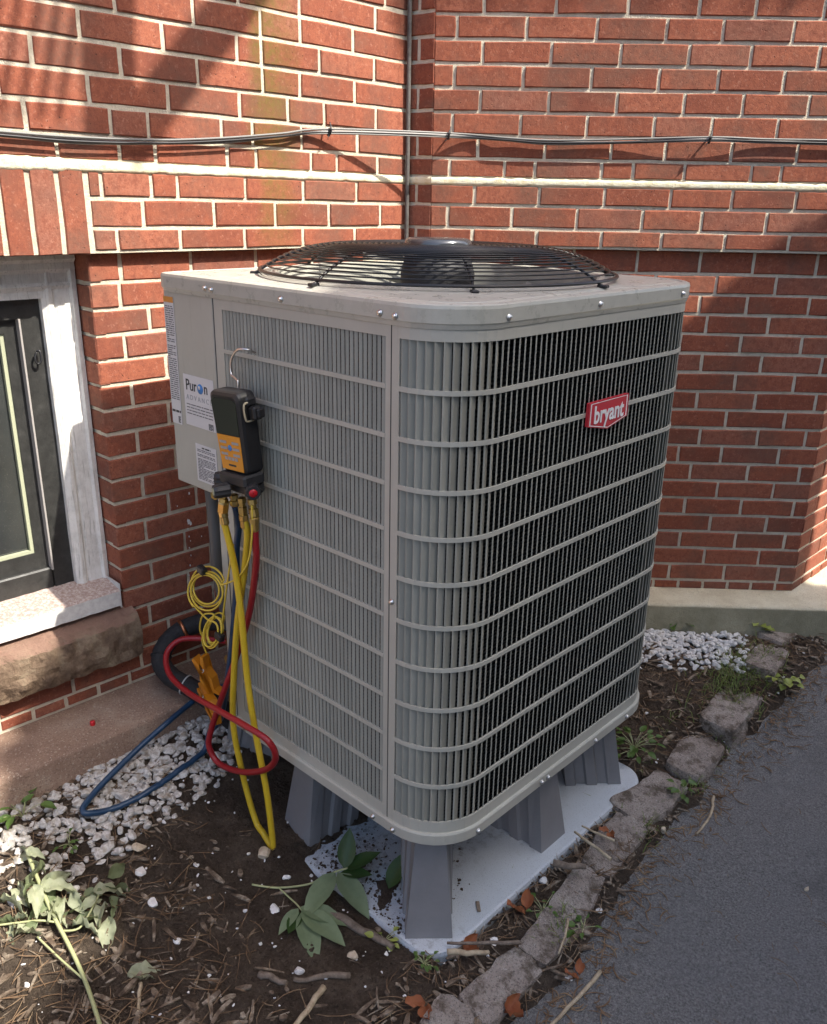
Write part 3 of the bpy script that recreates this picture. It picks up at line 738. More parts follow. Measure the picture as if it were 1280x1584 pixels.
def panel(name, s0, s1, pitch, me, label=None, top=1.168, bot=.100, gs0=None, gs1=None):
    m = MB(); strip(m, s0, s1, -.004, 0, ZG1, top); strip(m, s0, s1, -.004, 0, bot, ZG0)
    strip(m, s0, gs0, -.004, 0, ZG0, ZG1); 
    if s1-gs1 > .004: strip(m, gs1, s1, -.004, 0, ZG0, ZG1)
    o = us(m.build(name, M_paint)); 
    n = int(round((gs1-gs0)/pitch)); pp = (gs1-gs0)/n
    for i in range(n):
        P, a = per(gs0+pp*(i+.25), -.0012)
        q = bpy.data.objects.new('slat', me); C.objects.link(q); q.parent = o; q.matrix_parent_inverse = Matrix.Identity(4)
        q.location = P; q.rotation_euler = (0, 0, a+pi/2+random.gauss(0, .012))
        q.matrix_parent_inverse = (UI.inverted() @ UI)
    # horizontal bars
    m = MB(); strip(m, gs0, gs1, -.0035, .0008, -.0043, .0043); bm = m.mesh('bar'); bm.materials.append(M_paint)
    for k in range(10):
        q = bpy.data.objects.new('bar', bm); C.objects.link(q); q.parent = o; q.location = (0, 0, ZB+PB*k)
    return o
SL, SR = W-.69, W-.1485
pan1 = panel('louvre_panel', SL, SR-.0012, .012, sl1, gs0=W-.659, gs1=W-.163)
pan2 = panel('louvre_panel', SR+.0012, SEND+.15, .0164, sl2, gs0=W-.129, gs1=SEND-.02)
# coil behind the louvres
m = MB(); rows = []
for i in range(121):
    s = SL+.01+(SEND+.1-SL)*i/120; a, _ = per(s, -.030); rows.append([a+V((0, 0, .1)), a+V((0, 0, 1.15))])
rows.append([V((-.86, .86, .1)), V((-.86, .86, 1.15))]); rows.append([V((-.86, .2, .1)), V((-.86, .2, 1.15))]); rows.append([V((-.69, .03, .1)), V((-.69, .03, 1.15))])
m.sheet(rows, smooth=False); us(m.build('coil', M_coil))
# back and left skins + control box
m = MB(); m.box(-.892, -.886, .2, .80, .1, 1.165); m.box(-.80, -.14, .884, .8885, .1, 1.165)
m.prism([(-.69, .002), (-.694, .0), (-.716, -.001), (-.7185, .003), (-.89, .2), (-.88, .205), (-.715, .010)], .595, None, .1)
us(m.build('rear_skin', M_paint))
m = MB(); m.box(-.8905, -.6925, .0005, .195, .694, 1.166, None, .004); cb = us(m.build('control_box', M_paint))
m = MB(); m.box(-.6918, -.6888, -.0004, .006, .100, 1.166); us(m.build('seam', M_inner))
m = MB(); m.box(-.1497, -.1473, -.0003, .004, .100, 1.155); m.box(-.157, -.141, -.001, .003, 1.1555, 1.1605); us(m.build('corner_seam', M_inner))
# base pan
def base_loop(n, z):
    pts = [V((-.885-n*.3, .2, z)), V((-.69-n*.6, -n, z))]
    for i in range(1, 90):
        s = SL+.002+(SEND+.5-SL)*i/90; p, _ = per(s, n); pts.append(V((p.x, p.y, z)))
    pts.append(V((-.76, W+n, z))); pts.append(V((-W-n, W-.13, z))); return pts
m = MB(); m.sheet([base_loop(-.01, .0795), base_loop(.004, .080), base_loop(.0065, .083), base_loop(.0065, .1055), base_loop(.0045, .1085), base_loop(-.001, .1092)], smooth=False, closed=True)
lp = base_loop(-.01, .0795); m.add(lp, [tuple(reversed(range(len(lp))))]); bp_ = us(m.build('base_pan', M_paint))
# lid
CXY = V((-.445, .445, 0))
def outer(ang, n):
    """distance from unit centre to lid outline (rounded square, sharp front-left corner) in direction ang"""
    h = W/2+n; d = V((cos(ang), sin(ang)))
    t = min(h/abs(d.x) if abs(d.x) > 1e-6 else 9, h/abs(d.y) if abs(d.y) > 1e-6 else 9)
    p = d*t; r = RC+n
    if p.x < 0 and p.y < 0: r = .012
    cx, cy = h-r, h-r
    if abs(p.x) > cx and abs(p.y) > cy:
        c = V((cx*(1 if p.x > 0 else -1), cy*(1 if p.y > 0 else -1)))
        b = d.dot(c); q = b*b-(c.length_squared-r*r); t = b+sqrt(max(0, q))
    return t
NA = 288; angs = [2*pi*i/NA for i in range(NA)]
def lring(n, z): return [CXY+V((cos(a)*outer(a, n), sin(a)*outer(a, n), z)) for a in angs]
def cring(r, z): return [CXY+V((cos(a)*r, sin(a)*r, z)) for a in angs]
def mixr(f, z, r=.42, n=-.02): return [CXY+V((cos(a), sin(a), 0))*(outer(a, n)*(1-f)+r*f)+V((0, 0, z)) for a in angs]
m = MB(); m.sheet([lring(.0015, 1.150), lring(.0035, 1.1575), lring(.005, 1.160), lring(.0052, 1.184), lring(.0035, 1.1895), lring(-.001, 1.1915), lring(-.012, 1.1925), lring(-.0145, 1.1900), lring(-.026, 1.1905), lring(-.030, 1.1925),
                    mixr(.5, 1.1945, .405, -.03), cring(.4, 1.196), cring(.385, 1.197), cring(.372, 1.200), cring(.366, 1.2025), cring(.360, 1.200), cring(.356, 1.17), cring(.358, 1.05)], smooth=False, closed=True)
lid = us(m.build('lid', M_lid))
# screws
sm_ = MB(); sm_.lathe([(.0062, 0), (.0062, .0015), (.0042, .0018), (.0042, .0052), (.0035, .006)], 8); scr = sm_.mesh('screw'); scr.materials.append(M_screw)
def screw(par, s, n, z):
    P, a = per(s, n); q = bpy.data.objects.new('screw', scr); C.objects.link(q); q.parent = par
    q.matrix_basis = align(P+V((0, 0, z)), (cos(a), sin(a), 0))
for s, z in [(W-.708, 1.170), (W-.685, 1.168), (W-.448, 1.1685), (W-.172, 1.1685), (W-.135, 1.1665), (W-RC+RC*pi/2+.0, 1.168), (W-RC+RC*pi/2+.29, 1.171), (W-RC+RC*pi/2+.63, 1.171)]: screw(lid, s, .005, z)
for s in (W-.655, W-.535, W-.185, W-.125, W-RC+RC*pi/2-.01, W-RC+RC*pi/2+.22, W-RC+RC*pi/2+.245, W-RC+RC*pi/2+.45, W-RC+RC*pi/2+.60): screw(bp_, s, .0065, .093)
screw(pan2, W-.141, 0, .622)
# fan, motor, shroud
m = MB()
for k in range(5):
    a0 = 2*pi*k/5; rows = []
    for i in range(8):
        a = a0+i/7*.95; rows.append([CXY+V((cos(a+.12*j)*(.08+.052*j), sin(a+.12*j)*(.08+.052*j), 1.075+.09*(i/7))) for j in range(6)])
    m.sheet(rows)
fan = us(m.build('fan', M_blade))
m = MB(); m.lathe([(.001, 1.0), (.085, 1.0), (.085, 1.20), (.075, 1.235), (.001, 1.236)], 28, Matrix.Translation(CXY), cap=False); us(m.build('motor', M_inner))
m = MB(); m.lathe([(.001, .98), (.40, .98), (.40, 1.19)], 48, Matrix.Translation(CXY), cap=False); us(m.build('shroud', M_inner))
# fan guard
def gz(r):
    t = max(0, (r-.20)/(.402-.20)); return 1.262-.056*(t**2.4)
guard = empty('fan_guard', (0, 0, 0)); us(guard)
def ringmesh(r, z, wr, n=72):
    m = MB(); m.tube([CXY+V((cos(2*pi*k/n)*r, sin(2*pi*k/n)*r, z)) for k in range(n)], wr, 6, closed=True); return m
for k in range(27):
    r = .066+(.400-.066)*k/26; ringmesh(r, gz(r), .0018).build('guard_ring', M_black, guard)
ringmesh(.404, 1.2055, .0028).build('guard_ring', M_black, guard)
for k in range(8):
    a = 2*pi*k/8+.115
    m = MB(); m.tube([CXY+V((cos(a)*r, sin(a)*r, gz(r)-.0035)) for r in [.06+.345*i/14 for i in range(15)]]+[CXY+V((cos(a)*.415, sin(a)*.415, 1.1975))], .0028, 6)
    m.box(-.011, .011, -.007, .007, 0, .006, Matrix.Translation(CXY+V((cos(a)*.412, sin(a)*.412, 1.1945))) @ Matrix.Rotation(a, 4, 'Z'), .0015)
    m.build('guard_rib', M_black, guard)
m = MB(); m.lathe([(.001, 1.255), (.074, 1.256), (.077, 1.262), (.074, 1.272), (.066, 1.276), (.001, 1.277)], 48, Matrix.Translation(CXY), cap=False); m.build('motor_cap', M_cap, guard)
# badge on right face
def txt(name, s, size, M, material, par, ext=.0004, bold=0, sx=1, align_='CENTER', shear=0):
    cu = bpy.data.curves.new(name, 'FONT'); cu.body = s; cu.size = size; cu.align_x = align_; cu.align_y = 'CENTER'; cu.extrude = ext; cu.offset = bold; cu.resolution_u = 3; cu.shear = shear
    t = bpy.data.objects.new(name, cu); C.objects.link(t); bpy.context.view_layer.update()
    me = bpy.data.meshes.new_from_object(t.evaluated_get(bpy.context.evaluated_depsgraph_get())); bpy.data.objects.remove(t)
    me.transform(M @ Matrix.Diagonal((sx, 1, 1, 1))); me.materials.clear(); me.materials.append(material)
    o = bpy.data.objects.new(name, me); C.objects.link(o); o.parent = par; return o
BY, BZ = .487, .947
MBd = frame((0.0012, BY, BZ), (0, 1, 0), (0, 0, 1), (1, 0, 0))
def shield(k): return [(-.0765*k, .0285*k), (.0765*k, .0285*k), (.0775*k, -.020*k), (.0, -.036*k), (-.0775*k, -.020*k)]
m = MB(); m.prism(shield(1), .007, MBd); bd = us(m.build('badge', M_red))
m = MB()
o_, i_ = shield(.94), shield(.885); n5 = 5
vs = [MBd @ V((x, y, .0074)) for x, y in o_]+[MBd @ V((x, y, .0074)) for x, y in i_]
m.add(vs, [(k, (k+1) % 5, (k+1) % 5+5, k+5) for k in range(5)]); m.build('badge_border', M_wtxt, bd)
txt('lettering', 'bryant', .052, MBd @ Matrix.Translation((0, -.001, .0078)), M_wtxt, bd, bold=.0011, sx=.86)
# stickers on the control box (front plane y=0)
MLb = lambda x, z, d=.0: frame((x, -.0002-d, z), (1, 0, 0), (0, 0, 1), (0, -1, 0))
def sticker(name, x0, x1, z0, z1):
    m = MB(); m.prism([(x0, z0), (x1, z0), (x1, z1), (x0, z1)], .0006, MLb(0, 0)); return m.build(name, M_lab, cb)
def lines(par, x0, x1, z0, z1, n, th, seed, material=M_ink, words=True):
    rnd = random.Random(seed); m = MB()
    for i in range(n):
        z = z1-(z1-z0)*(i+.5)/n; x = x0
        while x < x1:
            e = min(x1, x+rnd.uniform(.006, .022)); 
            if words and rnd.random() < .12 and i % 3 == 2: break
            m.prism([(x, z-th), (e, z-th), (e, z+th), (x, z+th)], .0003, MLb(0, 0, .0008)); x = e+.003
    m.build('fine_print', material, par)
st = sticker('puron_label', -.829, -.708, .849, .969)
txt('lettering', 'Pur', .037, MLb(-.798, .944, .0009), M_inkd, st, sx=.86, bold=.0002); txt('lettering', 'n', .037, MLb(-.7385, .944, .0009), M_inkd, st, sx=.86, bold=.0002)
m = MB(); m.lathe([(.001, 0), (.0118, 0), (.0114, .0006), (.001, .0007)], 20, MLb(-.7610, .9415, .0008), cap=False); m.build('globe_mark', M_blueink, st)
m = MB(); m.lathe([(.001, 0), (.0042, 0), (.0040, .0004), (.001, .0005)], 14, MLb(-.7635, .9445, .0016), cap=False); m.build('globe_mark', M_lab, st)
txt('lettering', 'A D V A N C E', .0165, MLb(-.768, .916, .0009), M_inkl, st, ext=.0002)
lines(st, -.821, -.716, .874, .903, 4, .0011, 5); lines(st, -.735, -.716, .851, .866, 5, .0012, 6, words=False)
st = sticker('rating_label', -.8885, -.848, .842, 1.139)
m = MB(); m.prism([(-.8885, 1.126), (-.848, 1.126), (-.848, 1.139), (-.8885, 1.139)], .0004, MLb(0, 0, .0007)); m.build('orange_stripe', M_orlab, st)
lines(st, -.885, -.851, .90, 1.12, 44, .0011, 8); lines(st, -.886, -.850, .869, .877, 1, .0028, 9, M_inkd, False); lines(st, -.862, -.852, .846, .862, 5, .0012, 7, words=False)
st = sticker('warning_label', -.797, -.712, .717, .809); lines(st, -.79, -.718, .722, .797, 20, .0009, 12); lines(st, -.77, -.735, .797, .805, 1, .0016, 13, M_inkd, False)

# ================================================================== PLASTIC STAND
stand = empty('equipment_stand', (-.445, .47, -.24), 'grey-blue plastic stand with tapered ribbed legs holding up the cooling unit', 'stand')
SI = Matrix.Translation((-.445, .47, -.24)).inverted()
def ss(o): o.parent = stand; o.matrix_parent_inverse = SI; return o
def rrect(x0, x1, y0, y1, r, n=8):
    P = []
    for cx, cy, a0 in ((x1-r, y0+r, -pi/2), (x1-r, y1-r, 0), (x0+r, y1-r, pi/2), (x0+r, y0+r, pi)):
        for i in range(n+1):
            a = a0+pi/2*i/n; P.append((cx+r*cos(a), cy+r*sin(a)))
    return P
PX0, PX1, PY0, PY1, PT = -.93, -.001, .004, .93, -.203
m = MB(); L0 = lambda k, z: [V((x, y, z)) for x, y in rrect(PX0+k, PX1-k, PY0+k, PY1-k, max(.075-k, .008))]
m.sheet([L0(0, -.27), L0(.001, PT-.010), L0(.004, PT-.002), L0(.010, PT), L0(.45, PT)], smooth=False, closed=True); lq = L0(.45, PT); m.add(lq, [tuple(range(len(lq)))]); ss(m.build('pad', M_pad))
def leg(cx, cy, ang, wb=.108, wt=.062, depth=.16, name='leg'):
    """tapered, fluted leg; outer face looks along ang; (cx,cy) bottom centre of the outer face"""
    d = V((cos(ang), sin(ang), 0)); t = V((-d.y, d.x, 0)); m = MB(); base = V((cx, cy, 0))
    def loop(w_, back, z, g_):
        h = w_/2
        pr = [(.036, 1.0), (.041, .88), (.066, .88), (.071, 1.04), (.098, 1.04), (.103, .90), (.128, .90), (.133, 1.06), (depth, 1.06)]
        pr = [(x, k*(1+g_*x/depth)) for x, k in pr]
        right = [(x, h*k) for x, k in pr]; left = [(x, -h*k) for x, k in reversed(pr)]
        P = [(0, -h), (0, h)]+right+left
        return [base-d*(back+a)+t*b+V((0, 0, z)) for a, b in P]
    z0, z1 = PT-.004, .056
    m.sheet([loop(wb, 0, z0, .1), loop(wb-.002, .0015, z0+.004, .1), loop(wt+.002, .046, z1-.004, .85), loop(wt-.004, .049, z1, .85)], smooth=False, closed=True)
    lp = loop(wt-.004, .049, z1, .85); m.add(lp, [tuple(range(len(lp)))])
    M_ = frame(base-d*.049+V((0, 0, 0)), t, -d, (0, 0, 1))
    m.box(-.020, .020, .012, .10, z1-.002, .0785, M_, .002)
    ss(m.build(name, M_leg))
leg(-.060, .048, -pi/4); leg(-.52, .038, -pi/2); leg(-.036, .50, 0); leg(-.075, .875, pi/4); leg(-.875, .06, -3*pi/4, depth=.15)
leg(-.88, .88, 3*pi/4); leg(-.90, .5, pi); leg(-.5, .91, pi/2)
# ================================================================== CABLES AND PIPE ON THE WALLS
def LPc(u, z, o=.022): return LP(u, o, z)
def cl(o): return [LP(u, o, z) for u, z in [(-2.2, 1.55), (-1.2, 1.50), (-.6, 1.482), (-.261, 1.475), (-.105, 1.474), (.096, 1.479), (.288, 1.495), (.472, 1.517)]]+[LP(.629, .026, 1.538)]
def cr(o): return [RP(-.011, .026, 1.549)]+[RP(u, o, z) for u, z in [(.158, 1.540), (.297, 1.535), (.513, 1.541)]]+[RP(.777, .024, 1.551)]+[RP(u, o, z) for u, z in [(.943, 1.549), (1.138, 1.549), (1.34, 1.55)]]
def cable(name, dz, o, r, material, label, w_=0):
    pts = [p+V((0, 0, dz+w_*noise.noise(V((i*.9, dz*90, o*50))))) for i, p in enumerate(cl(o))]+[p+V((0, 0, dz+w_*noise.noise(V((i*.8, dz*70, 4+o*50))))) for i, p in enumerate(cr(o))]
    m = MB(); m.tube(spline(pts, 8), r, 8); return tag(m.build(name, material), label, 'cable')
cable('wall_cable', .002, .016, .0030, M_cable, 'silver-grey cable strung along both brick walls, uppermost strand')
cable('wall_cable', -.0055, .022, .0028, M_cableb, 'thin black cable strung just under the silver one on the brick walls', .004)
cable('wall_cable', -.003, .010, .0026, M_line, 'thin grey cable running behind the other strands on the brick walls', .004)
cable('wall_cable', -.0085, .019, .0022, M_cable, 'lowest thin grey strand of the wall cables', .005)
def clip(P, n, t, label):
    m = MB(); m.tube([P-n*.03, P+n*.006], .003, 6); m.tube(spline([P+n*.006+V((0, 0, .012)), P+n*.012, P+V((0, 0, -.014)), P-n*.01+V((0, 0, -.006))], 5), .0018, 5)
    m.tube(spline([P+t*.004+V((0, 0, .022)), P+t*.002+n*.01, P-t*.006+V((0, 0, -.013))], 5), .0016, 5); m.tube([P+V((0, 0, -.01)), P-t*.012+n*.012+V((0, 0, -.018))], .0014, 5)
    tag(m.build('cable_clip', M_cableb), label, 'clip', 'wire clips on the wall cables')
clip(LP(.629, .026, 1.536), nL, tL, 'twisted black wire clip holding the cables, left of the corner pipe')
clip(RP(-.011, .026, 1.547), nR, tR, 'black wire clip holding the cables just right of the corner pipe')
clip(RP(.777, .024, 1.549), nR, tR, 'black wire clip holding the cables near the right edge of the wall')
m = MB(); base = LP(CU-.010, .012, 0); m.tube([base+V((.0015*noise.noise(V((z*3, 0, 0))), .0015*noise.noise(V((z*3, 5, 0))), z)) for z in [.04+.12*i for i in range(25)]], .0068, 12)
tag(m.build('corner_pipe', M_pipe), 'thin weathered grey pipe running up the inside corner of the walls', 'pipe')

# ================================================================== GAUGE AND HOSES
g = empty('manifold_gauge', (-.55, -.05, .75), 'black digital pressure gauge with orange keypad, hung by a wire hook on the louvres', 'gauge')
Gm = Matrix.Translation((-.551, -.0525, .893)) @ Matrix.Rotation(radians(-4), 4, 'Y') @ Matrix.Rotation(radians(4), 4, 'X')
GI = Matrix.Translation((-.55, -.05, .75)).inverted()
def gs(o, par=None):
    if par is None: o.parent = g; o.matrix_parent_inverse = GI
    else: o.parent = par
    return o
def rbox_prof(w0, w1, z0, z1, r, n=5):    # rounded trapezoid outline in x,z
    P = []
    for (cx, cz, a0) in ((w0/2-r, z0+r, -pi/2), (w1/2-r, z1-r, 0), (-w1/2+r, z1-r, pi/2), (-w0/2+r, z0+r, pi)):
        for i in range(n+1):
            a = a0+pi/2*i/n; P.append((cx+r*cos(a), cz+r*sin(a)))
    return P
def gbody(m, w0, w1, z0, z1, r, layers):
    rows = []
    for y, k in layers: rows.append([Gm @ V((x*(1-k*2/w0), y, z*(1-k*2/abs(z1-z0)) if False else z-(k if z > 0 else -k))) for x, z in rbox_prof(w0, w1, z0, z1, r)])
    m.sheet(rows, smooth=False, closed=True); n = len(rows[0]); e = len(m.v)
    m.f += [tuple(reversed(range(e-len(rows)*n, e-len(rows)*n+n))), tuple(range(e-n, e))]; m.sm += [False]*2; m.mi += [0]*2
m = MB(); gbody(m, .094, .106, -.088, .088, .014, [(.022, .006), (.020, .001), (.012, 0), (-.012, 0), (-.018, .002), (-.022, .008)]); gs(m.build('body', M_gblk))
m = MB(); m.prism([(-.040, -.002), (.040, -.002), (.043, .068), (.030, .074), (-.030, .074), (-.043, .068)], .0012, Gm @ frame((0, -.0222, 0), (1, 0, 0), (0, 0, 1), (0, -1, 0))); gs(m.build('screen', M_gscr))
GF = Gm @ frame((0, -.0222, 0), (1, 0, 0), (0, 0, 1), (0, -1, 0))
m = MB(); m.prism([(-.0385, -.080), (.037, -.080), (.040, -.004), (-.041, -.004)], .0011, GF); kp = gs(m.build('keypad', M_gkey))
GFl = GF @ Matrix.Translation((0, 0, .0013))
m = MB(); rnd = random.Random(4)
for r_ in range(3):
    for c_ in (-.027, -.016, .016, .027):
        m.prism([(c_-.006, -.022-r_*.013), (c_+.006, -.022-r_*.013), (c_+.006, -.0165-r_*.013), (c_-.006, -.0165-r_*.013)], .0008, GFl)
for c_ in (-.018, -.006, .006, .018): m.prism([(c_-.0045, -.058), (c_+.0045, -.058), (c_+.0045, -.051), (c_-.0045, -.051)], .0008, GFl)
m.build('keys', M_inkl, kp)
m = MB(); m.lathe([(.001, .0012), (.0065, .001), (.0068, 0)], 16, GFl @ Matrix.Translation((0, -.031, 0)), cap=False); m.build('power_key', M_blueink, kp)
m = MB(); m.prism([(-.013, -.071), (.013, -.071), (.013, -.067), (-.013, -.067)], .0004, GFl); m.build('maker_mark', M_inkd, kp)
m = MB(); m.box(-.058, .058, -.006, .022, .055, .078, Gm, .006); gs(m.build('side_grip', M_gblk))
m = MB()     # yellow strap loop on right side
m.tube([Gm @ V(p) for p in spline([(.054, .016, .064), (.0555, -.006, .066), (.0555, -.012, .058), (.0555, -.012, .036), (.0555, -.006, .028), (.054, .016, .030)], 6)], .0022, 6); gs(m.build('strap', M_stemb))
m = MB(); m.box(.052, .074, -.002, .020, .030, .058, Gm, .004); m.box(.060, .080, .004, .022, .034, .054, Gm, .003); gs(m.build('side_clamp', M_gblk))
m = MB(); m.box(-.045, .049, -.034, .020, -.112, -.086, Gm, .005); m.box(-.038, .044, -.02, .022, -.134, -.108, Gm, .006); gs(m.build('valve_block', M_knob))
def knob(o, d, L=.034, r=.0165, capm=None):
    d = V(d).normalized(); m = MB(); n = 20; rows = []
    prof = [(.7, 0), (1, .05), (1, .8), (.86, 1.0)]
    A = align(o, d)
    for rr, zz in prof: rows.append([A @ V((cos(2*pi*k/n)*r*rr*(1 if k % 2 else .9), sin(2*pi*k/n)*r*rr*(1 if k % 2 else .9), zz*L)) for k in range(n)])
    m.sheet(rows, smooth=False, closed=True); e = len(m.v); m.f.append(tuple(range(e-n, e))); m.sm.append(False); m.mi.append(0)
    k_ = gs(m.build('knob', M_knob))
    if capm: c = MB(); c.lathe([(.001, .0012), (r*.5, .001), (r*.52, -.001)], 14, A @ Matrix.Translation((0, 0, L)), cap=False); c.build('knob_cap', capm, k_)
knob(Gm @ V((-.046, -.004, -.112)), (-.75, -.65, .0), capm=M_ink); knob(Gm @ V((-.014, -.030, -.122)), (-.35, -.93, -.05), .036, .0165, M_bead); knob(Gm @ V((.040, -.012, -.118)), (.85, -.5, 0), .030, .0175, M_redcap)
m = MB(); m.tube(spline([(-.541, -.004, 1.052), (-.546, -.020, 1.060), (-.566, -.030, 1.058), (-.584, -.032, 1.040), (-.590, -.032, 1.020), (-.586, -.034, 1.004), (-.566, -.036, .997), (-.560, -.037, .990), (-.562, -.040, .955)], 8), .0026, 8); gs(m.build('hook', M_screw))
# brass fittings below the valve block
fits = [((-.598, -.070, .757), (-.62, -.074, .735)), ((-.583, -.070, .755), (-.585, -.075, .728)), ((-.566, -.060, .752), (-.566, -.058, .724)), ((-.536, -.060, .752), (-.534, -.060, .712)), ((-.505, -.056, .756), (-.500, -.055, .714))]
for a, b in fits:
    a, b = V(a), V(b); m = MB(); L = (b-a).length
    m.lathe([(.006, 0), (.010, .002), (.010, L*.3), (.0075, L*.34), (.0075, L*.5), (.0105, L*.55), (.0105, L*.9), (.008, L)], 6, align(a, b-a), smooth=False); gs(m.build('fitting', M_brass))
m = MB(); m.lathe([(.008, 0), (.013, .004), (.013, .026), (.008, .03)], 6, align((-.582, -.074, .735), (-.3, .05, -1)), smooth=False); m.lathe([(.0065, 0), (.0085, .004), (.0085, .028)], 8, align((-.590, -.074, .708), (.05, .02, -1)), smooth=False); gs(m.build('fitting', M_brass))
def hose(pts, r, material, label, cat='hose', name='hose', group=None, n=10, ends=None):
    h = empty(name, pts[0] if False else (0, 0, 0), label, cat, group); m = MB()
    pth = spline(pts, n)
    for p in pth:
        if p.x > -.95: p.z = max(p.z, gsoil(p.x, p.y)+r+(.012 if name == 'hose' and p.x < -.72 else .001))
    m.tube(pth, r, 10); m.build('tube', material, h)
    for a, d in (ends or []):
        f = MB(); f.lathe([(r*.8, 0), (r*1.35, .003), (r*1.35, .014), (r*1.15, .016), (r*1.15, .03), (r*.9, .034)], 8, align(a, d), smooth=False); f.build('ferrule', M_brass, h)
    return h
YR = .0078
hose([(-.590, -.074, .690), (-.583, -.070, .655), (-.573, -.062, .573), (-.565, -.058, .464), (-.566, -.050, .291), (-.553, -.045, .153), (-.527, -.040, -.004), (-.516, -.037, -.137), (-.518, -.036, -.182), (-.540, -.034, -.190), (-.572, -.031, -.172),
      (-.608, -.030, -.115), (-.641, -.033, .0), (-.655, -.038, .12), (-.628, -.044, .284), (-.600, -.044, .433), (-.558, -.046, .577), (-.531, -.054, .665), (-.533, -.060, .712)], YR, M_yel, 'long yellow hose hanging from the gauge in a narrow loop to the soil', ends=[((-.590, -.074, .712), (.15, .1, -1)), ((-.533, -.060, .715), (.0, .05, -1))])
hose([(-.500, -.055, .714), (-.505, -.052, .66), (-.515, -.046, .60), (-.569, -.030, .465), (-.623, -.030, .34), (-.692, -.044, .177), (-.738, -.05, .07), (-.747, -.055, .015), (-.712, -.05, -.022), (-.610, -.05, .006), (-.509, -.05, .067), (-.462, -.055, .128), (-.470, -.07, .178),
      (-.545, -.085, .193), (-.644, -.085, .185), (-.806, -.07, .158), (-.926, -.05, .153), (-.985, -.02, .177), (-.984, .02, .204), (-.945, .06, .21), (-.90, .12, .195)], YR, M_rhose, 'red hose looping below the gauge and back to the pipes by the wall', ends=[((-.500, -.055, .716), (-.05, .03, -1))])
hose([(-.566, -.057, .724), (-.600, -.028, .66), (-.622, -.022, .594), (-.640, -.018, .474), (-.668, -.02, .326), (-.700, -.02, .205), (-.745, -.01, .10), (-.80, .01, .03), (-.83, .0, -.01), (-.825, -.02, -.05), (-.815, -.07, -.075), (-.805, -.14, -.082), (-.800, -.222, -.085), (-.812, -.305, -.078), (-.822, -.355, -.066), (-.834, -.363, -.060), (-.850, -.346, -.055),
      (-.876, -.285, -.042), (-.903, -.172, -.012), (-.902, -.085, .025), (-.928, .0, .032), (-.925, .05, .05), (-.90, .12, .06)], YR, M_bhose, 'dark blue hose curving out over the white stones and back', ends=[])
# thin sensor wires in coils
def coil_pts(c, ax, ay, ra, rb, turns, drift, n=14, ph=0):
    P = []; c = V(c); ax = V(ax); ay = V(ay)
    for i in range(int(turns*n)+1):
        a = 2*pi*i/n+ph; t = i/(turns*n); k = 1+.16*sin(a*.37+ph)
        P.append(c+ax*(cos(a)*ra*k)+ay*(sin(a)*rb*k)+V(drift)*t)
    return P
p1 = [(-.497, -.062, .745), (-.500, -.062, .69), (-.520, -.062, .61), (-.575, -.055, .55), (-.640, -.045, .51), (-.665, -.04, .50)]+coil_pts((-.738, -.03, .468), (1, 0, .28), (0, .1, 1), .066, .044, 3.6, (.012, -.02, -.012), ph=.4)+[(-.80, -.04, .40), (-.72, -.045, .385), (-.70, -.045, .41), (-.755, -.04, .385), (-.79, -.03, .33), (-.79, -.02, .30)]
hose(p1, .0023, M_wire, 'thin yellow sensor wire coiled in a large loop left of the hoses', 'wire', 'sensor_wire', 'coiled sensor wires', n=6)
p2 = [(-.60, -.045, .62), (-.635, -.042, .52), (-.66, -.04, .44), (-.675, -.038, .39)]+coil_pts((-.708, -.034, .362), (.75, 0, .28), (.2, .1, 1), .046, .040, 4.2, (.0, -.018, -.006), ph=.9)+[(-.77, -.03, .33), (-.80, -.02, .29), (-.80, -.01, .25)]
hose(p2, .0023, M_wire, 'thin yellow sensor wire bunched in the smaller, lower coil', 'wire', 'sensor_wire', 'coiled sensor wires', n=6)
def velcro(c, label):
    m = MB(); m.box(-.013, .013, -.008, .008, -.010, .010, Matrix.Translation(c) @ Matrix.Rotation(.2, 4, 'Y'), .003); tag(m.build('cable_strap', M_gblk), label, 'strap', 'black straps round the wire coils')
velcro((-.735, -.046, .515), 'black strap gathering the upper coil of yellow wire'); velcro((-.672, -.050, .362), 'black strap gathering the lower coil of yellow wire')
# conduit, service pipe, clamps
m = MB(); m.tube(spline([(-.872, .08, .70), (-.868, .08, .635), (-.862, .08, .53), (-.872, .085, .45), (-.885, .10, .38), (-.90, .12, .30), (-.93, .15, .22)], 8), .0165, 14); tag(m.build('conduit', M_cond), 'grey flexible conduit coming down from the control box', 'conduit')
lp_ = empty('insulated_pipe', (-1.0, .1, .1), 'thick black foam-wrapped pipe bending out from the brick wall above the ledge', 'pipe')
LI = Matrix.Translation((-1.0, .1, .1)).inverted()
def ls(o): o.parent = lp_; o.matrix_parent_inverse = LI; return o
m = MB(); pp = spline([(-.80, .24, .20), (-.95, .22, .19), (-1.05, .17, .185), (-1.082, .10, .175), (-1.088, .045, .150), (-1.066, .005, .115), (-1.01, .0, .088), (-.95, .022, .070), (-.91, .045, .045), (-.88, .08, .0), (-.86, .12, -.1)], 9)
m.tube(pp, [.027+.0015*noise.noise(V((i*.4, 0, 0))) for i in range(len(pp))], 16); ls(m.build('foam_sleeve', M_foam))
def ringat(i, r, h, material, name):
    a = pp[i]; d = (pp[i+1]-pp[i-1]).normalized(); q = d.orthogonal().normalized(); b = d.cross(q); mm = MB()
    mm.tube([a+(q*cos(t*2*pi/20)+b*sin(t*2*pi/20))*r for t in range(20)], h, 6, closed=True); ls(mm.build(name, material))
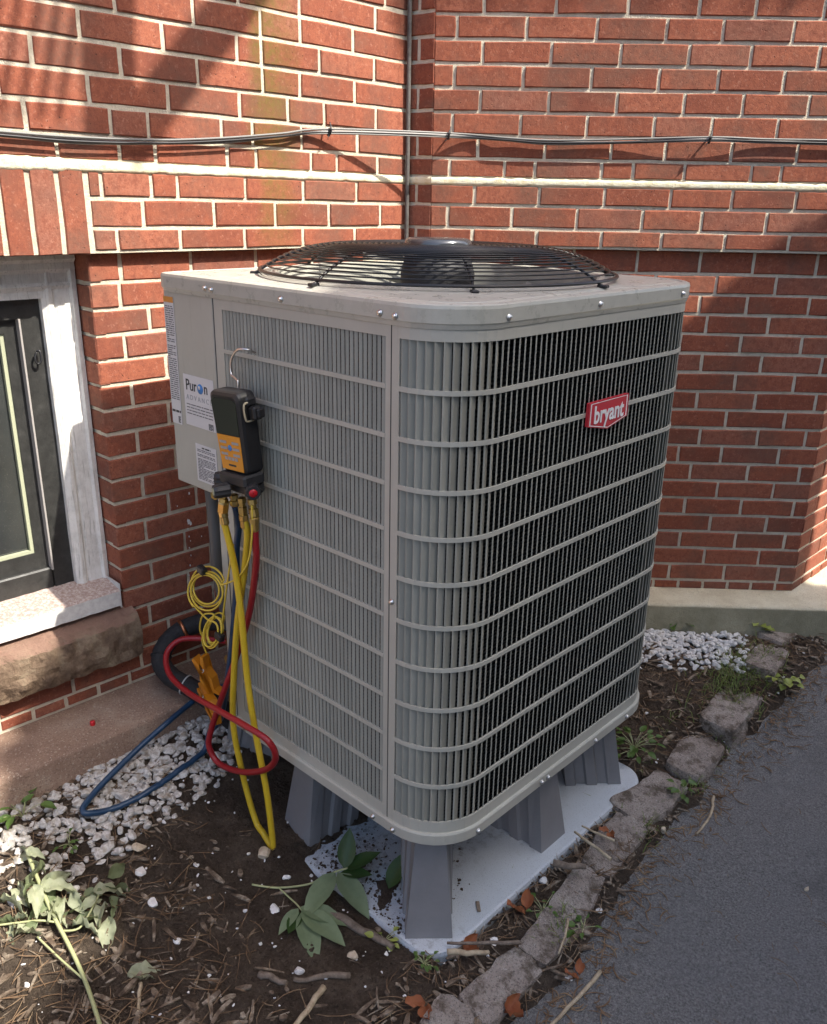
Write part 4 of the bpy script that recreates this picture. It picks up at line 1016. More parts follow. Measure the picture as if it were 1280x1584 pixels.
ringat(61, .0285, .0022, M_zip, 'zip_tie'); ringat(28, .0285, .005, M_copper, 'pipe_strap'); ringat(43, .0285, .002, M_foam, 'tape_band')
m = MB(); m.tube([(-.80, .10, .205), (-.90, .12, .195), (-.95, .14, .19)], .009, 10); m.tube([(-.80, .10, .14), (-.86, .11, .10), (-.90, .13, .06)], .006, 10); ls(m.build('copper_stub', M_copper))
m = MB(); m.box(-.03, .03, -.02, .02, -.02, .02, Matrix.Translation((-.80, .10, .205)), .006); m.lathe([(.014, 0), (.014, .03)], 6, align((-.80, .08, .205), (0, -1, 0)), smooth=False); ls(m.build('service_valve', M_brass))
def clamp(o, ang, tilt, label):
    e = empty('pipe_clamp', o, label, 'clamp', 'orange temperature clamps'); Mx = Matrix.Rotation(ang, 4, 'Z') @ Matrix.Rotation(tilt, 4, 'Y')
    for s_ in (-1, 1):
        m = MB(); poly = [(.000, .008), (.012, .012), (.030, .020), (.062, .014), (.074, .026), (.080, .024), (.068, .006), (.036, .009), (.016, .004), (-.01, .012), (-.030, .020), (-.034, .012), (-.012, .003)]
        pl = [(x, y*s_) for x, y in poly]; 
        if s_ < 0: pl = pl[::-1]
        m.prism(pl, .026, Mx @ frame((0, 0, 0), (1, 0, 0), (0, 0, 1), (0, -1, 0)), -.013); m.build('jaw', M_orange, e)
    m = MB(); m.tube([Mx @ V((cos(2*pi*k/12)*.007+.002, -.015+.001*k, sin(2*pi*k/12)*.007)) for k in range(30)], .0015, 5); m.build('spring', M_screw, e)
    return e
clamp((-.812, -.012, .205), .35, radians(68), 'upper orange spring clamp on the pipe beside the red hose')
clamp((-.800, -.018, .130), -.2, radians(28), 'lower orange spring clamp, jaws level, below the first one')
m = MB(); m.lathe([(.001, .012), (.0062, .011), (.007, .008), (.007, 0)], 14, align((-1.03, -.228, .028), (.05, .02, 1)), cap=False); tag(m.build('plastic_cap', M_redcap), 'small red plastic cap lying on the brown ledge', 'cap')

# ================================================================== COBBLES
def cobble(c, sx, sy, sz, yaw_, tilt, label, seed):
    rnd = random.Random(seed); m = MB(); n = 9
    def pt(f, i, j):
        a, b = -1+2*i/n, -1+2*j/n
        p = {0: V((a, b, 1)), 1: V((1, a, b)), 2: V((-1, -a, b)), 3: V((-a, 1, b)), 4: V((a, -1, b))}[f]
        q = V((p.x*(1-.10*p.y*p.y*.5), p.y*(1-.10*p.x*p.x*.5), p.z))
        l4 = (abs(p.x)**14+abs(p.y)**14+abs(p.z)**14)**(1/14); q = q/l4
        q = V((q.x*sx/2*(1+tx*q.y), q.y*sy/2*1.05, q.z*sz/2))
        nn = V((q.x*14+seed, q.y*14, q.z*14)); d = noise.fractal(nn, 1, 2, 4)*.010+noise.noise(nn*4)*.003
        return q*(1+d/max(.03, q.length))
    tx = rnd.uniform(-.12, .12)
    for f in range(5):
        rows = [[pt(f, i, j) for j in range(n+1)] for i in range(n+1)]; m.sheet(rows, smooth=True)
    x, y = c; z = gbase(x, y)
    o = m.build('cobblestone', M_gran, None, loc=(x, y, z-sz/2+.019), rot=(tilt[0], tilt[1], yaw_))
    return tag(o, label, 'cobblestone', 'granite cobbles edging the driveway')
cb_list = [((.018, 1.82), .10, .23, .10, -.12, (-.03, .05), 'farthest granite cobble, by the pale ledge, with a crack along it'),
 ((.048, 1.60), .11, .17, .10, .1, (.02, .03), 'small granite cobble between the weeds, second from the pale ledge'),
 ((.055, 1.325), .125, .235, .10, .04, (.05, .04), 'large brown granite cobble with a ridge across its top, third from the ledge'),
 ((.055, 1.095), .12, .205, .11, .06, (.03, .06), 'granite cobble touching the large ridged one, nearer the camera'),
 ((.045, .855), .12, .225, .12, -.1, (.04, .08), 'big grey cobble with a white bird dropping beside the stand corner'),
 ((.072, .610), .10, .225, .11, .1, (.03, .12), 'granite cobble half covered in straw, right of the stand'),
 ((.100, .400), .085, .17, .10, .2, (.05, .10), 'narrow granite cobble behind a dry stick at the stand'),
 ((.122, .240), .085, .14, .10, .1, (.0, .1), 'small pinkish cobble among weeds, below the narrow one'),
 ((.124, .070), .09, .19, .10, -.05, (.02, .12), 'long granite cobble near the bottom of the picture'),
 ((.110, -.085), .10, .13, .10, .3, (.05, .05), 'cobble at the bottom edge of the picture')]
for i, (c, sx, sy, sz, yw, tl, lb) in enumerate(cb_list): cobble(c, sx, sy, sz, yw, tl, lb, 3+i*7)

# ================================================================== LOOSE STUFF ON THE GROUND
ICO = None
def ico():
    t = (1+5**.5)/2; v = [V(p).normalized() for p in [(-1, t, 0), (1, t, 0), (-1, -t, 0), (1, -t, 0), (0, -1, t), (0, 1, t), (0, -1, -t), (0, 1, -t), (t, 0, -1), (t, 0, 1), (-t, 0, -1), (-t, 0, 1)]]
    f = [(0, 11, 5), (0, 5, 1), (0, 1, 7), (0, 7, 10), (0, 10, 11), (1, 5, 9), (5, 11, 4), (11, 10, 2), (10, 7, 6), (7, 1, 8), (3, 9, 4), (3, 4, 2), (3, 2, 6), (3, 6, 8), (3, 8, 9), (4, 9, 5), (2, 4, 11), (6, 2, 10), (8, 6, 7), (9, 8, 1)]
    nf = []; mid = {}
    def mp(a, b):
        k = (min(a, b), max(a, b))
        if k not in mid: mid[k] = len(v); v.append(((v[a]+v[b])/2).normalized())
        return mid[k]
    for a, b, c in f:
        x, y, z = mp(a, b), mp(b, c), mp(c, a); nf += [(a, x, z), (b, y, x), (c, z, y), (x, y, z)]
    return v, nf
IV, IF = ico()
def chip_shape(rnd, cuts=7):
    P = [p.copy() for p in IV]
    for _ in range(cuts):
        d = V((rnd.gauss(0, 1), rnd.gauss(0, 1), rnd.gauss(0, 1))).normalized(); h = rnd.uniform(.45, .8)
        for p in P:
            k = p.dot(d)
            if k > h: p -= d*(k-h)
    s = V((rnd.uniform(.8, 1.35), rnd.uniform(.65, 1.0), rnd.uniform(.45, .8)))
    return [V((p.x*s.x, p.y*s.y, p.z*s.z)) for p in P]
rs = random.Random(21); CH = [chip_shape(rs) for _ in range(24)]
def put_chip(m, x, y, z, r, rnd, mi=0):
    R = Euler((rnd.uniform(-.5, .5), rnd.uniform(-.5, .5), rnd.uniform(0, 6.3))).to_matrix(); o = V((x, y, z))
    m.add([o+R @ (p*r) for p in rnd.choice(CH)], IF, False, mi)
def inside(x, y, poly):
    c = False; n = len(poly)
    for i in range(n):
        (x1, y1), (x2, y2) = poly[i], poly[i-1]
        if (y1 > y) != (y2 > y) and x < (x2-x1)*(y-y1)/(y2-y1)+x1: c = not c
    return c
rnd = random.Random(5)
# white chips in front of the left ledge
polyL = [(-.96, .16), (-.82, .10), (-.74, -.02), (-.72, -.14), (-.72, -.28), (-.68, -.42), (-.72, -.55), (-.80, -.72), (-1.0, -.72), (-.96, -.45)]
m = MB(); n = 0
while n < 900:
    x, y = rnd.uniform(-1.0, -.6), rnd.uniform(-.75, .18)
    if not inside(x, y, polyL): continue
    d = x-(-.95); pr = smooth(.34, .08, d)*(.30+.70*smooth(-.60, -.25, y))+.05
    if rnd.random() > pr: continue
    r = rnd.uniform(.005, .0165)*(1 if rnd.random() < .9 else 1.25); put_chip(m, x, y, gsoil(x, y)+r*.35+rnd.uniform(0, .006), r, rnd); n += 1
o = tag(m.build('white_gravel', M_peb), 'white marble chips heaped in front of the brown ledge', 'gravel', kind='stuff')
m = MB(); n = 0
while n < 640:
    u, off = rnd.uniform(.55, 1.10), rnd.uniform(.11, .36); p = RP(u, off, 0)
    if rnd.random() > smooth(.36, .20, off)*smooth(1.12, .98, u): continue
    r = rnd.uniform(.006, .015); put_chip(m, p.x, p.y, gsoil(p.x, p.y)+r*.4+rnd.uniform(0, .010), r, rnd); n += 1
tag(m.build('white_gravel', M_peb2), 'bright white gravel patch against the pale ledge, right of the unit', 'gravel', kind='stuff')
# scattered small chips and soil crumbs
def litter(n, zone, fn):
    k = 0
    while k < n:
        x, y = rnd.uniform(-1.0, .20), rnd.uniform(-1.05, 1.9)
        if -.9 < x < -.02 and .03 < y < .92 and x > -.45: continue
        if x > aedge(y)+.03: continue
        if not zone(x, y): continue
        fn(x, y); k += 1
m = MB(); litter(420, lambda x, y: rnd.random() < (1 if y < .25 else .35) and x > -.85, lambda x, y: put_chip(m, x, y, gsoil(x, y)+.002, rnd.choice((.0025, .003, .004, .005, .007)), rnd))
tag(m.build('stray_gravel', M_pebw), 'small white stone chips strewn over the soil', 'gravel', kind='stuff')
m = MB(); litter(9500, lambda x, y: y < .4 or rnd.random() < .3, lambda x, y: put_chip(m, x, y, gsoil(x, y)+.001, rnd.uniform(.0018, .0065), rnd))
for _ in range(1800):
    x, y = rnd.uniform(-.44, -.09), rnd.uniform(.012, .40)
    if rnd.random() < smooth(.30, .02, y+.9*(x+.12)*(x > -.25))*smooth(.02, .6, abs(fbm(x, y, 7, 3))+.35): put_chip(m, x, y, PT+.0005, rnd.choice((.001, .0015, .002, .003, .005)), rnd)
tag(m.build('soil_crumbs', M_soil), 'dark crumbly clods over the soil bed', 'soil', kind='stuff')
def chipstick(m, x, y, z, L, w_, rnd, bend=.2, flat=.5, pitch_=.15):
    a = rnd.uniform(0, 2*pi); t = V((cos(a), sin(a), rnd.uniform(-pitch_, pitch_))); nrm = V((-sin(a), cos(a), 0)); P = []
    k = rnd.uniform(-bend, bend)*L
    for i in range(4):
        s = i/3-.5; P.append(V((x, y, z))+t*(L*s)+nrm*(k*(1-4*s*s))+V((0, 0, abs(k)*.2)))
    rows = []
    for i, p in enumerate(P):
        ww = w_*(.6 if i in (0, 3) else 1)*rnd.uniform(.8, 1.2); h = ww*flat
        rows.append([p+nrm*ww-V((0, 0, h)), p+nrm*ww*.9+V((0, 0, h)), p-nrm*ww*.9+V((0, 0, h)), p-nrm*ww-V((0, 0, h))])
    m.sheet(rows, smooth=False, closed=True); e = len(m.v); m.f += [(e-16, e-15, e-14, e-13), (e-1, e-2, e-3, e-4)]; m.sm += [False]*2; m.mi += [0]*2
def mulch_zone(x, y):
    d = 0
    if y < .1: d = smooth(-.13, -.42, y-(-.25)*(x+.35))*.9+.05*(x > -.6)
    if x > -.05: d = max(d, 1.0)
    if y > .93: d = max(d, .95*smooth(-.75, -.35, x)*smooth(1.75, 1.45, y-.5*x))
    return rnd.random() < d
m = MB(); litter(3700, mulch_zone, lambda x, y: chipstick(m, x, y, gsoil(x, y)+rnd.uniform(.001, .008), rnd.choice((.008, .012, .018, .026, .04, .055))*rnd.uniform(.8, 1.2), rnd.choice((.001, .0018, .003, .005))*rnd.uniform(.7, 1.3), rnd, .06, .45, .25))
tag(m.build('mulch', M_mulch), 'brown shredded bark mulch and wood chips over the soil', 'mulch', kind='stuff')
m = MB(); litter(2400, mulch_zone, lambda x, y: chipstick(m, x, y, gsoil(x, y)+rnd.uniform(.003, .012), rnd.uniform(.025, .085), rnd.uniform(.0005, .0010), rnd, .12, .8, .25))
tag(m.build('straw_litter', M_straw), 'dry straw and pine needles over the bed', 'straw', kind='stuff')
# litter on the asphalt edge
m = MB()
for _ in range(620):
    y = rnd.uniform(-.3, 1.9); x = aedge(y)+abs(rnd.gauss(0, .05)); chipstick(m, x, y, gasph(x, y)+.003, rnd.uniform(.01, .05), rnd.uniform(.0006, .0018), rnd, .3)
for _ in range(90):
    x, y = rnd.uniform(.2, .7), rnd.uniform(-.2, 1.6); chipstick(m, x, y, gasph(x, y)+.003, rnd.uniform(.006, .05), rnd.uniform(.0004, .0009), rnd, .5)
tag(m.build('driveway_litter', M_straw), 'bits of straw and twig scattered along the driveway edge', 'straw', kind='stuff')
# single stones one can point at
def stone(x, y, r, label, material=M_pebw, z=None, seed=1, name='stone'):
    q = random.Random(seed); m = MB(); m.add([(Euler((q.uniform(-.4, .4), q.uniform(-.4, .4), q.uniform(0, 6))).to_matrix() @ (p*r)) for p in CH[seed % 24]] if False else [p*r for p in CH[seed % 24]], IF, False)
    zz = (gsoil(x, y) if x < aedge(y) else gasph(x, y)) if z is None else z
    return tag(m.build(name, material, None, loc=(x, y, zz+r*.38), rot=(q.uniform(-.3, .3), q.uniform(-.3, .3), q.uniform(0, 6))), label, 'stone')
stone(-.518, -.066, .020, 'rounded tan stone under the bottom of the yellow hose loop', M_pebt, seed=3)
stone(-.700, -.295, .022, 'rounded tan stone at the edge of the white chips', M_pebt, seed=8)
stone(-.652, -.322, .018, 'sharp white triangular stone just below the tan one', seed=5)
stone(-.573, -.337, .014, 'oval white stone lying alone on the dark soil', seed=6)
stone(-.461, -.344, .012, 'small white stone near the wilted leaves, alone on the soil', seed=7)
stone(-.212, -.200, .014, 'white stone below the tip of the green sprig', seed=9)
stone(-.159, -.095, .015, 'cream stone left of the stand tip', M_pebt, seed=10)
stone(-.382, -.135, .013, 'crumbly white stone left of the green sprig leaves', seed=11)
stone(-.433, -.060, .011, 'white stone just above the sprig stem', seed=12)
stone(.205, .212, .013, 'white stone on the asphalt edge beside a dead leaf', seed=13)
stone(.160, .103, .015, 'upright white stone against the long cobble', seed=14)
stone(.160, .405, .010, 'white pebble in the weeds at the asphalt edge', seed=15)
stone(.128, .778, .013, 'cream pebble in front of the big grey cobble', M_pebt, seed=16)
stone(.045, .150, .012, 'white stone between stand and stick near the front corner', seed=17)
stone(.020, .374, .014, 'larger white stone beside the stand edge', seed=18)
stone(.060, .475, .010, 'square white chip on top of the mulch', seed=19)
stone(.484, .85, .008, 'small tan pebble alone on the asphalt', M_pebt, seed=20)
# white shell
m = MB(); m.lathe([(.001, .002), (.010, .003), (.0145, .008), (.0155, .012), (.0135, .0105), (.009, .006), (.001, .0045)], 16, cap=False)
tag(m.build('shell', M_pebw, None, loc=(.151, .324, gasph(.15, .32)+.008), rot=(.5, .2, .4), scale=(1.25, .8, 1)), 'small hollow white shell lying by the driveway', 'shell')
# ------------------------------------------------------------------ sticks
def stick(a, b, r, label, material=M_stick, bend=.01, seed=0, cat='stick', lift=.006):
    q = random.Random(seed); a, b = V(a), V(b); P = []
    for i in range(9):
        t = i/8; p = a.lerp(b, t); z = max(gsoil(p.x, p.y), gasph(p.x, p.y) if p.x > aedge(p.y)-.02 else -9)
        pz = max(z, (a.z+(b.z-a.z)*t) if a.z > -.19 or b.z > -.19 else z)+lift
        P.append(V((p.x+q.uniform(-.3, .3)*r+bend*sin(pi*t), p.y+q.uniform(-.3, .3)*r+bend*.5*sin(pi*t), pz)))
    m = MB(); m.tube(P, [r*(1.05-.35*i/8) for i in range(9)], 7); return tag(m.build('stick', material), label, cat, None)
stick((.249, .272, -.23), (.240, .02, -.23), .0048, 'brown stick on the asphalt at the bottom of the picture', M_stick, .004, 1)
stick((.159, 1.016, -.22), (.196, .835, -.22), .0045, 'pale curved stick on the asphalt by the big cobble', M_stick, .012, 2)
stick((.115, .155, -.17), (-.01, .05, -.185), .0045, 'brown stick lying from the stand tip to the cobbles', M_bark, .0, 3)
stick((.129, .499, -.155), (.012, .512, -.15), .0045, 'long dry stalk across the straw-covered cobble', M_stick, .002, 4)
stick((.100, .560, -.155), (.015, .545, -.15), .0035, 'shorter dry stalk beside the long one on the cobble', M_stick, -.002, 5)
stick((-.141, -.194, -.2), (-.105, -.32, -.2), .0070, 'pale split wood stick at the bottom centre', M_stick, .003, 6)
stick((-.122, -.134, -.2), (-.20, -.228, -.2), .0075, 'thick brown twig on the mulch below the sprig', M_bark, .002, 7)
stick((.030, .395, -.165), (.095, .445, -.165), .009, 'weathered wood chunk behind the narrow cobble', M_bark, .006, 8)
stick((.010, .03, -.18), (.075, .095, -.18), .0065, 'knobbly pale root at the stand tip', M_stick, .008, 9)
stick((-.30, -.06, -.20), (-.105, -.018, -.20), .011, 'thick strip of shredded bark left of the stand tip', M_bark, .012, 10)
stick((.145, .29, -.18), (.175, .21, -.2), .003, 'thin pale twig leaning on the small cobble', M_stick, .004, 11)
stick((-.26, -.27, -.2), (-.20, -.245, -.2), .008, 'short brown wood chip low in the mulch', M_bark, .0, 12)
stick((-.42, -.46, -.2), (-.36, -.50, -.2), .0045, 'yellow stalk piece at the bottom left', M_stick, .0, 13)
m = MB(); m.box(-.016, .016, -.0045, .0045, 0, .003, None, .0012); tag(m.build('wood_chip', M_bark, None, loc=(-.040, .197, PT+.001), rot=(0, .0, -.75)), 'dark wood chip lying on the stand pad', 'chip')
# ------------------------------------------------------------------ leaves
def leafmesh(name, L, W_, fold=.25, curl=.2, wav=.0, seed=0, material=None, n=6):
    q = random.Random(seed); m = MB(); rows = []
    for i in range(n+1):
        t = i/n; w_ = W_*(sin(pi*t**.8)**.9 if 0 < t < 1 else 0)+.0004; x = L*t; z = curl*L*t*t
        wv = [q.uniform(-wav, wav)*W_ for _ in range(4)]
        rows.append([V((x, -w_, z+fold*w_+wv[0])), V((x, -w_*.5, z+fold*w_*.35+wv[1])), V((x, 0, z)), V((x, w_*.5, z+fold*w_*.35+wv[2])), V((x, w_, z+fold*w_+wv[3]))])
    m.sheet(rows); me = m.mesh(name)
    if material: me.materials.append(material)
    return me
def setleaf(par, me, p, d, upv=(0, 0, 1), s=1, roll_=0):
    d = V(d).normalized(); u_ = V(upv); y = u_.cross(d).normalized(); z = d.cross(y)
    o = bpy.data.objects.new('leaf', me); C.objects.link(o); o.parent = par
    o.matrix_basis = frame(p, d, y, z) @ Matrix.Rotation(roll_, 4, 'X') @ Matrix.Scale(s, 4); return o
# green sprig in front of the stand
sp = empty('leaf_sprig', (0, 0, 0), 'fresh green leafy sprig lying on the soil in front of the stand', 'sprig')
zs = lambda x, y, h=.01: V((x, y, max(gsoil(x, y), PT if x > -.42 and y > .01 else -9)+h))
m = MB(); m.tube(spline([zs(-.470, -.135, .006), zs(-.42, -.094, .008), zs(-.38, -.03, .014), zs(-.345, .020, .022), zs(-.325, .045, .03)], 5), .0026, 7); m.tube(spline([zs(-.42, -.094, .008), zs(-.375, -.095, .012), zs(-.345, -.098, .014), zs(-.325, -.10, .014)], 5), .0020, 7); m.build('stem', M_stem, sp)
lg = [leafmesh('leaf', .125, .024, .25, -.12, .03, k, M_leafg) for k in range(3)]; ld = [leafmesh('leaf', .10, .024, .3, .1, .04, k+5, M_leafd) for k in range(2)]
for (x, y, h), d, me, s in [((-.345, .020, .022), (.30, -.95, -.06), lg[0], 1.15), ((-.340, .024, .022), (.95, -.18, -.08), lg[1], 1.15), ((-.330, .038, .028), (.5, .8, .25), ld[0], .95), ((-.330, .038, .028), (-.55, .75, .75), ld[1], .95), ((-.335, .03, .02), (.8, .45, .05), ld[0], .8),
                            ((-.335, -.099, .014), (.85, .38, .02), lg[2], 1.0), ((-.328, -.100, .014), (.95, .05, .06), lg[0], 1.15), ((-.325, -.10, .012), (.88, -.42, -.02), lg[1], 1.1), ((-.335, -.102, .012), (.25, -.95, -.02), lg[2], .62), ((-.33, -.104, .008), (.5, -.85, -.03), ld[1], .7)]:
    setleaf(sp, me, zs(x, y, h), d, s=s)
setleaf(sp, ld[0], V((-.215, .075, PT+.02)), (-.25, .9, .5), s=.9)
# wilted plant lower left
wp = empty('wilted_plant', (0, 0, 0), 'pulled-up wilted plant with pale green leaves at the lower left', 'plant')
m = MB(); m.tube(spline([zs(-.36, -.575, .012), zs(-.47, -.548, .014), zs(-.56, -.535, .018), zs(-.66, -.53, .024), zs(-.74, -.522, .03), zs(-.80, -.515, .03)], 5), .0045, 8)
for pts in ([(-.62, -.532, .02), (-.60, -.50, .025), (-.62, -.46, .03), (-.645, -.425, .028)], [(-.64, -.531, .02), (-.66, -.56, .025), (-.69, -.60, .02), (-.72, -.66, .015)], [(-.50, -.543, .014), (-.57, -.56, .02), (-.64, -.575, .012)]):
    m.tube(spline([zs(*p) for p in pts], 5), .0024, 6)
m.build('stem', M_stem, wp)
lw = [leafmesh('leaf', .062, .017, .7, -.45, .55, 20+k, M_leafp if k % 3 else M_leafp2, 8) for k in range(6)]
rw = random.Random(8)
for (x, y) in [(-.645, -.425), (-.64, -.42), (-.625, -.44), (-.63, -.42), (-.60, -.44), (-.65, -.44), (-.70, -.53), (-.72, -.52), (-.74, -.51), (-.70, -.50), (-.66, -.50), (-.78, -.52), (-.80, -.51), (-.72, -.57), (-.69, -.60), (-.71, -.64), (-.70, -.62), (-.66, -.57), (-.76, -.55), (-.68, -.48), (-.64, -.47), (-.60, -.47), (-.72, -.66), (-.61, -.425), (-.635, -.455), (-.655, -.41), (-.69, -.515), (-.73, -.535), (-.75, -.50), (-.67, -.545), (-.68, -.585), (-.70, -.61), (-.66, -.605), (-.62, -.50), (-.77, -.54), (-.79, -.50), (-.74, -.60)]:
    a = rw.uniform(0, 6.3); setleaf(wp, rw.choice(lw), zs(x+rw.uniform(-.012, .012), y+rw.uniform(-.012, .012), rw.uniform(.012, .04)), (cos(a), sin(a), rw.uniform(-.25, .2)), s=rw.uniform(.6, 1.15), roll_=rw.uniform(-1.1, 1.1))
sl_ = empty('fallen_leaf', (0, 0, 0), 'single pale dried leaf on the soil right of the wilted plant', 'leaf'); setleaf(sl_, lw[1], zs(-.455, -.47, .01), (.5, .75, .02), s=1.2)
lo_ = [leafmesh('leaf', .045, .015, .6, .35, .5, 40+k, M_leafo) for k in range(3)]
for i, (x, y, lb) in enumerate([(.014, .081, 'crumpled orange dead leaf at the rounded stand tip'), (.045, .270, 'orange-brown dead leaf beside the right stand edge'), (.045, -.078, 'curled orange leaf at the bottom edge by a white stone'), (.168, .035, 'dead reddish leaf at the foot of the bottom cobble'), (.222, .228, 'small red-brown leaf on the asphalt edge'), (.062, .600, 'small red leaf on top of the straw-covered cobble'), (-.165, 1.66, 'curled red leaf on the white gravel by the ledge')]):
    e = empty('fallen_leaf', (0, 0, 0), lb, 'leaf', 'dead leaves'); zz = max(gsoil(x, y), gasph(x, y))+.012+(.035 if i == 5 else 0)
    for k in range(2): setleaf(e, lo_[(i+k) % 3], V((x+.004*k, y-.008*k, zz)), (cos(i*2.1+k*1.7), sin(i*2.1+k*1.7), .1), s=1.0 if i < 4 else .7, roll_=.6*k)
# weeds
def weed(x, y, n, L, W_, h, material, label, seed, name='weed', spread=1, zadd=0):
    q = random.Random(seed); e = empty(name, (0, 0, 0), label, 'weed', 'weeds in the bed'); ms = MB(); lf = [leafmesh('leaf', L, W_, .3, -.25, .12, seed+k, material, 5) for k in range(3)]
    z0 = gsoil(x, y)+zadd
    for i in range(n):
        a = q.uniform(0, 6.3); r = q.uniform(.2, 1)*.03*spread; hh = h*q.uniform(.3, 1); tip = V((x+cos(a)*r, y+sin(a)*r, z0+hh)); ms.tube(spline([V((x, y, z0-.005)), V((x+cos(a)*r*.3, y+sin(a)*r*.3, z0+hh*.6)), tip], 3), .0009, 5)
        setleaf(e, q.choice(lf), tip, (cos(a), sin(a), q.uniform(-.2, .5)), s=q.uniform(.6, 1.15), roll_=q.uniform(-.4, .4))
    ms.build('stem', M_stem, e); return e
weed(-.925, -.47, 12, .040, .013, .05, M_leafw, 'green weed against the brown ledge at the left edge', 1, spread=1.6)
weed(-.80, -.42, 8, .02, .005, .02, M_leafw, 'tiny weed sprouting among the white chips', 2)
weed(-.06, 1.745, 11, .045, .020, .06, M_leafy, 'bright yellow-green broad-leaved weed by the pale ledge', 3, spread=1.1)
weed(.075, 1.96, 22, .05, .014, .10, M_leafw, 'bushy dark weed at the right edge beside the ledge', 4, spread=2)
weed(.135, 1.545, 20, .030, .013, .035, M_leafy, 'clump of yellow-green weed beside the asphalt', 5, spread=1.7)
weed(-.085, .985, 26, .030, .009, .05, M_leafw, 'green weed growing at the far corner of the stand', 6, spread=2.2)
weed(.110, .915, 9, .035, .012, .06, M_leafw, 'upright weed with pale leaves in front of the grey cobble', 7)
weed(-.030, .000, 14, .014, .005, .02, M_leafw, 'small moss-green weed under the stand tip', 8, spread=1)
weed(-.135, -.018, 8, .020, .007, .015, M_leafy, 'tiny yellow-green seedling left of the stand tip', 9)
weed(-.27, 1.55, 10, .035, .012, .05, M_leafw, 'weed in the white gravel close to the unit', 10, spread=1.4)
weed(.072, .30, 16, .016, .005, .02, M_leafw, 'low green weed between the small cobbles and stand', 11, spread=1.6)
weed(.165, .33, 10, .022, .008, .02, M_leafw, 'pale weed tuft at the asphalt edge by the small cobble', 12, spread=1.2)
m = MB(); q = random.Random(77)
for _ in range(950):
    if q.random() < .7: x, y = q.gauss(.02, .05), q.gauss(1.47, .10)
    else: x, y = q.choice(((.12, 1.20), (.12, 1.0), (-.05, 1.12), (.10, .72), (.15, .28)))[0]+q.gauss(0, .02), 0
    if y == 0: y = q.choice((1.2, 1.0, 1.12, .72, .28))+q.gauss(0, .03)
    if x > aedge(y): continue
    a = q.uniform(0, 6.3); L = q.uniform(.015, .05); z = gsoil(x, y); d = V((cos(a), sin(a), 0)); sd = V((-sin(a), cos(a), 0))*.0014
    p0 = V((x, y, z)); p1 = p0+d*L*.35+V((0, 0, L*.6)); p2 = p0+d*L*.9+V((0, 0, L*.75))
    m.add([p0-sd, p0+sd, p1+sd*.8, p1-sd*.8, p2], [(0, 1, 2, 3), (3, 2, 4)])
tag(m.build('grass', M_grass), 'sparse grass blades growing round the far cobbles', 'grass', kind='stuff')

# ================================================================== WHAT SHADES THE PLACE (outside the picture)
hs = hypot(SUN.x, SUN.y); e0 = V((SUN.x/hs, SUN.y/hs, 0)); e1 = V((-e0.y, e0.x, 0)); te = SUN.z/hs
def shp(q_, h, L): return e1*q_+e0*L+V((0, 0, h+L*te))
tree = empty('shade_tree', shp(.9, -.243-3.4*te, 3.4), 'leafy tree across the driveway that throws shade on the unit', 'tree')
TI = Matrix.Translation(tree.location).inverted()
def ts(o): o.parent = tree; o.matrix_parent_inverse = TI; return o
top = [(-.30, .95), (-.15, 1.30), (.0, 1.46), (.15, 1.55), (.40, 1.52), (.75, 1.25), (1.2, .95), (1.66, .86), (1.8, .80), (1.93, .68)]
def topz(q_):
    for (a, za), (b, zb) in zip(top, top[1:]):
        if a <= q_ <= b: return za+(zb-za)*(q_-a)/(b-a)
    return -9
q = random.Random(99); m = MB()
def lfq(m, p, s):
    R = Euler((q.uniform(-.9, .9), q.uniform(-.9, .9), q.uniform(0, 6.3))).to_matrix()
    m.add([p+R @ V(v) for v in ((-s, 0, 0), (-.2*s, -.45*s, .05*s), (s, 0, 0), (-.2*s, .45*s, .05*s))], [(0, 1, 2, 3)])
n = 0
while n < 26000:
    a, h, L = q.uniform(-.65, 1.93), q.uniform(-1.5, 1.6), q.uniform(2.7, 4.1)
    t = topz(max(a, -.30))+.05*noise.noise(V((a*6, L*3, 2)))
    if h > t: continue
    if a < (-.22 if h > .52+.12*noise.noise(V((a*7, L, 3))) else -.65)+.08*noise.noise(V((h*5, L, 7))): continue
    lfq(m, shp(a, h, L), q.uniform(.045, .075)); n += 1
n = 0
while n < 1600:     # higher boughs over the right wall
    a, h, L = q.uniform(1.2, 2.3), q.uniform(1.0, 3.6), q.uniform(3.1, 3.5)
    lo = 2.41-(a-1.36)*2.42+.10*noise.noise(V((a*9, L, 1)))
    if h < lo or h > lo+.9: continue
    lfq(m, shp(a, h, L), q.uniform(.03, .05)); n += 1
ts(m.build('crown', M_crown))
m = MB(); t0 = V(tree.location); m.tube(spline([t0-V((0, 0, .1)), t0+V((.03, .02, 1.3)), t0+V((-.03, .05, 2.6)), shp(.9, .2, 3.4), shp(.85, 1.1, 3.4)], 6), [.13-.004*i for i in range(25)], 12); ts(m.build('trunk', M_trunk))
m = MB()
for (a, h, L) in [(.1, 1.1, 3.2), (.4, .6, 3.7), (1.7, .5, 3.2), (1.5, -.3, 3.6), (.1, -.4, 3.3), (.5, 1.3, 3.1)]:
    s0 = shp(.88, max(-1.6, h-.9), 3.4); m.tube(spline([s0, s0.lerp(shp(a, h, L), .5)+V((0, 0, .12)), shp(a, h, L)], 5), [.03-.002*i for i in range(11)], 8)
ts(m.build('limb', M_trunk))
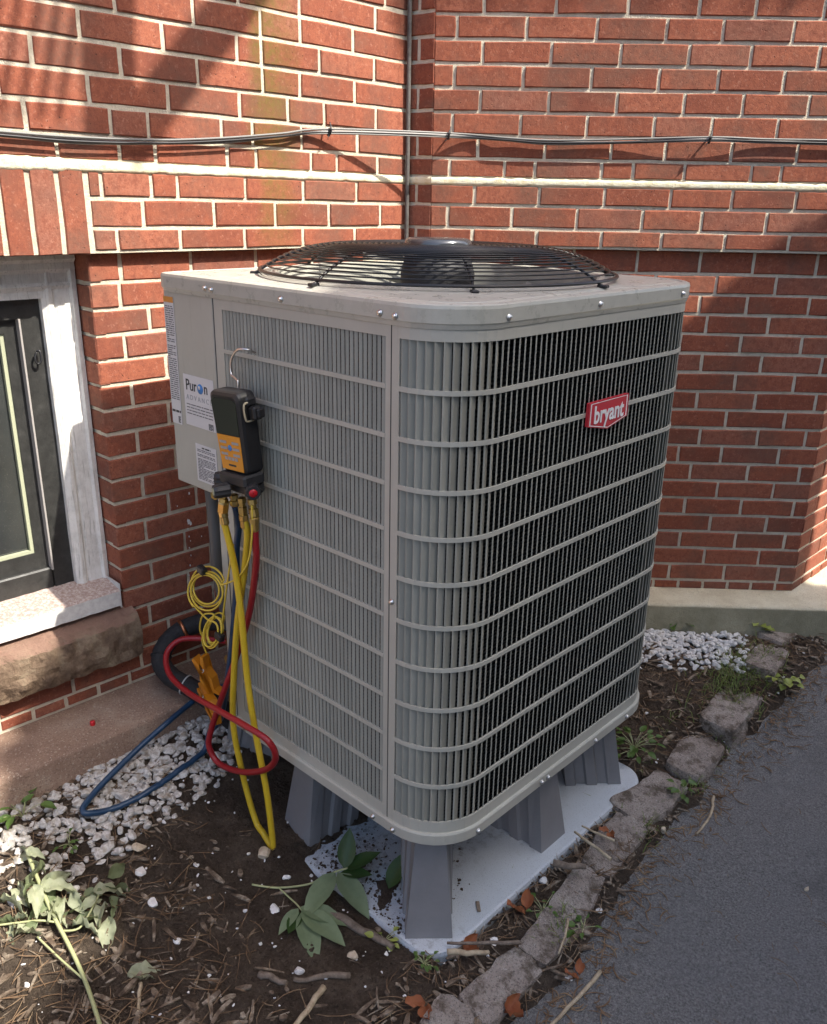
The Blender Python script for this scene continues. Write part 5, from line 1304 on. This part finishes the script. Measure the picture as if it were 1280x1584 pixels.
# iron stair high on the left whose shadow falls on the brick
st_ = empty('iron_stair', LP(-.2, 1.6, 3.4), 'dark iron stair with balusters above and behind the camera', 'stair')
STI = Matrix.Translation(LP(-.2, 1.6, 3.4)).inverted()
def sts(o): o.parent = st_; o.matrix_parent_inverse = STI; return o
T_ = 1.75/SUN.dot(nL)
def sh(u, z): return LP(u, 0, z)+SUN*T_
def bar(a, b, w_, d=.03):
    a, b = V(a), V(b); ax = (b-a).normalized(); s_ = ax.cross(nL).normalized(); m = MB(); M_ = frame(a, s_, nL, ax); m.box(-w_/2, w_/2, -d/2, d/2, 0, (b-a).length, M_); return m
for k in range(12):
    u = -.129-.0415*k; sts(bar(sh(u, 1.515-.0*k), sh(u+.138, 1.515+.46), .017, .017).build('baluster', M_steel))
sts(bar(sh(-.01, 1.485), sh(.055, 2.2), .125).build('post', M_steel)); sts(bar(sh(.02, 1.46), sh(.66, 2.13), .098).build('stringer', M_steel)); sts(bar(sh(-.75, 1.99), sh(.2, 1.99), .05).build('handrail', M_steel))

# unseen house added across the driveway to block low sky light
nh = empty('sky_blocking_house', (5.2, 2, -.24), 'unseen grey clapboard house added across the driveway to block the low sky', 'house')
NI = Matrix.Translation((5.2, 2, -.24)).inverted()
def ns(o): o.parent = nh; o.matrix_parent_inverse = NI; return o
M_clap = mat('grey_clapboard', (.26, .27, .28), .8); M_roof = mat('roof_shingle', (.06, .06, .065), .9)
m = MB(); m.box(4.75, 10.5, -4.5, 9, -.3, 4.9); ns(m.build('wall', M_clap))
m = MB()
for k in range(24): m.box(4.735, 4.75, -4.5, 9, .02+.2*k, .20+.2*k)
ns(m.build('siding', M_clap))
m = MB(); m.prism([(4.55, 4.85), (10.7, 4.85), (7.6, 5.6)], 13.9, frame((0, 9.2, 0), (1, 0, 0), (0, 0, 1), (0, -1, 0))); ns(m.build('roof', M_roof))
for y in (-2.6, .4, 3.4, 6.4):
    m = MB(); m.box(4.70, 4.74, y-.5, y+.5, 1.4, 2.9, None, .01); wf = ns(m.build('window_frame', M_white)); m = MB(); m.box(4.69, 4.70, y-.42, y+.42, 1.48, 2.82); m.build('pane', M_glass, wf)
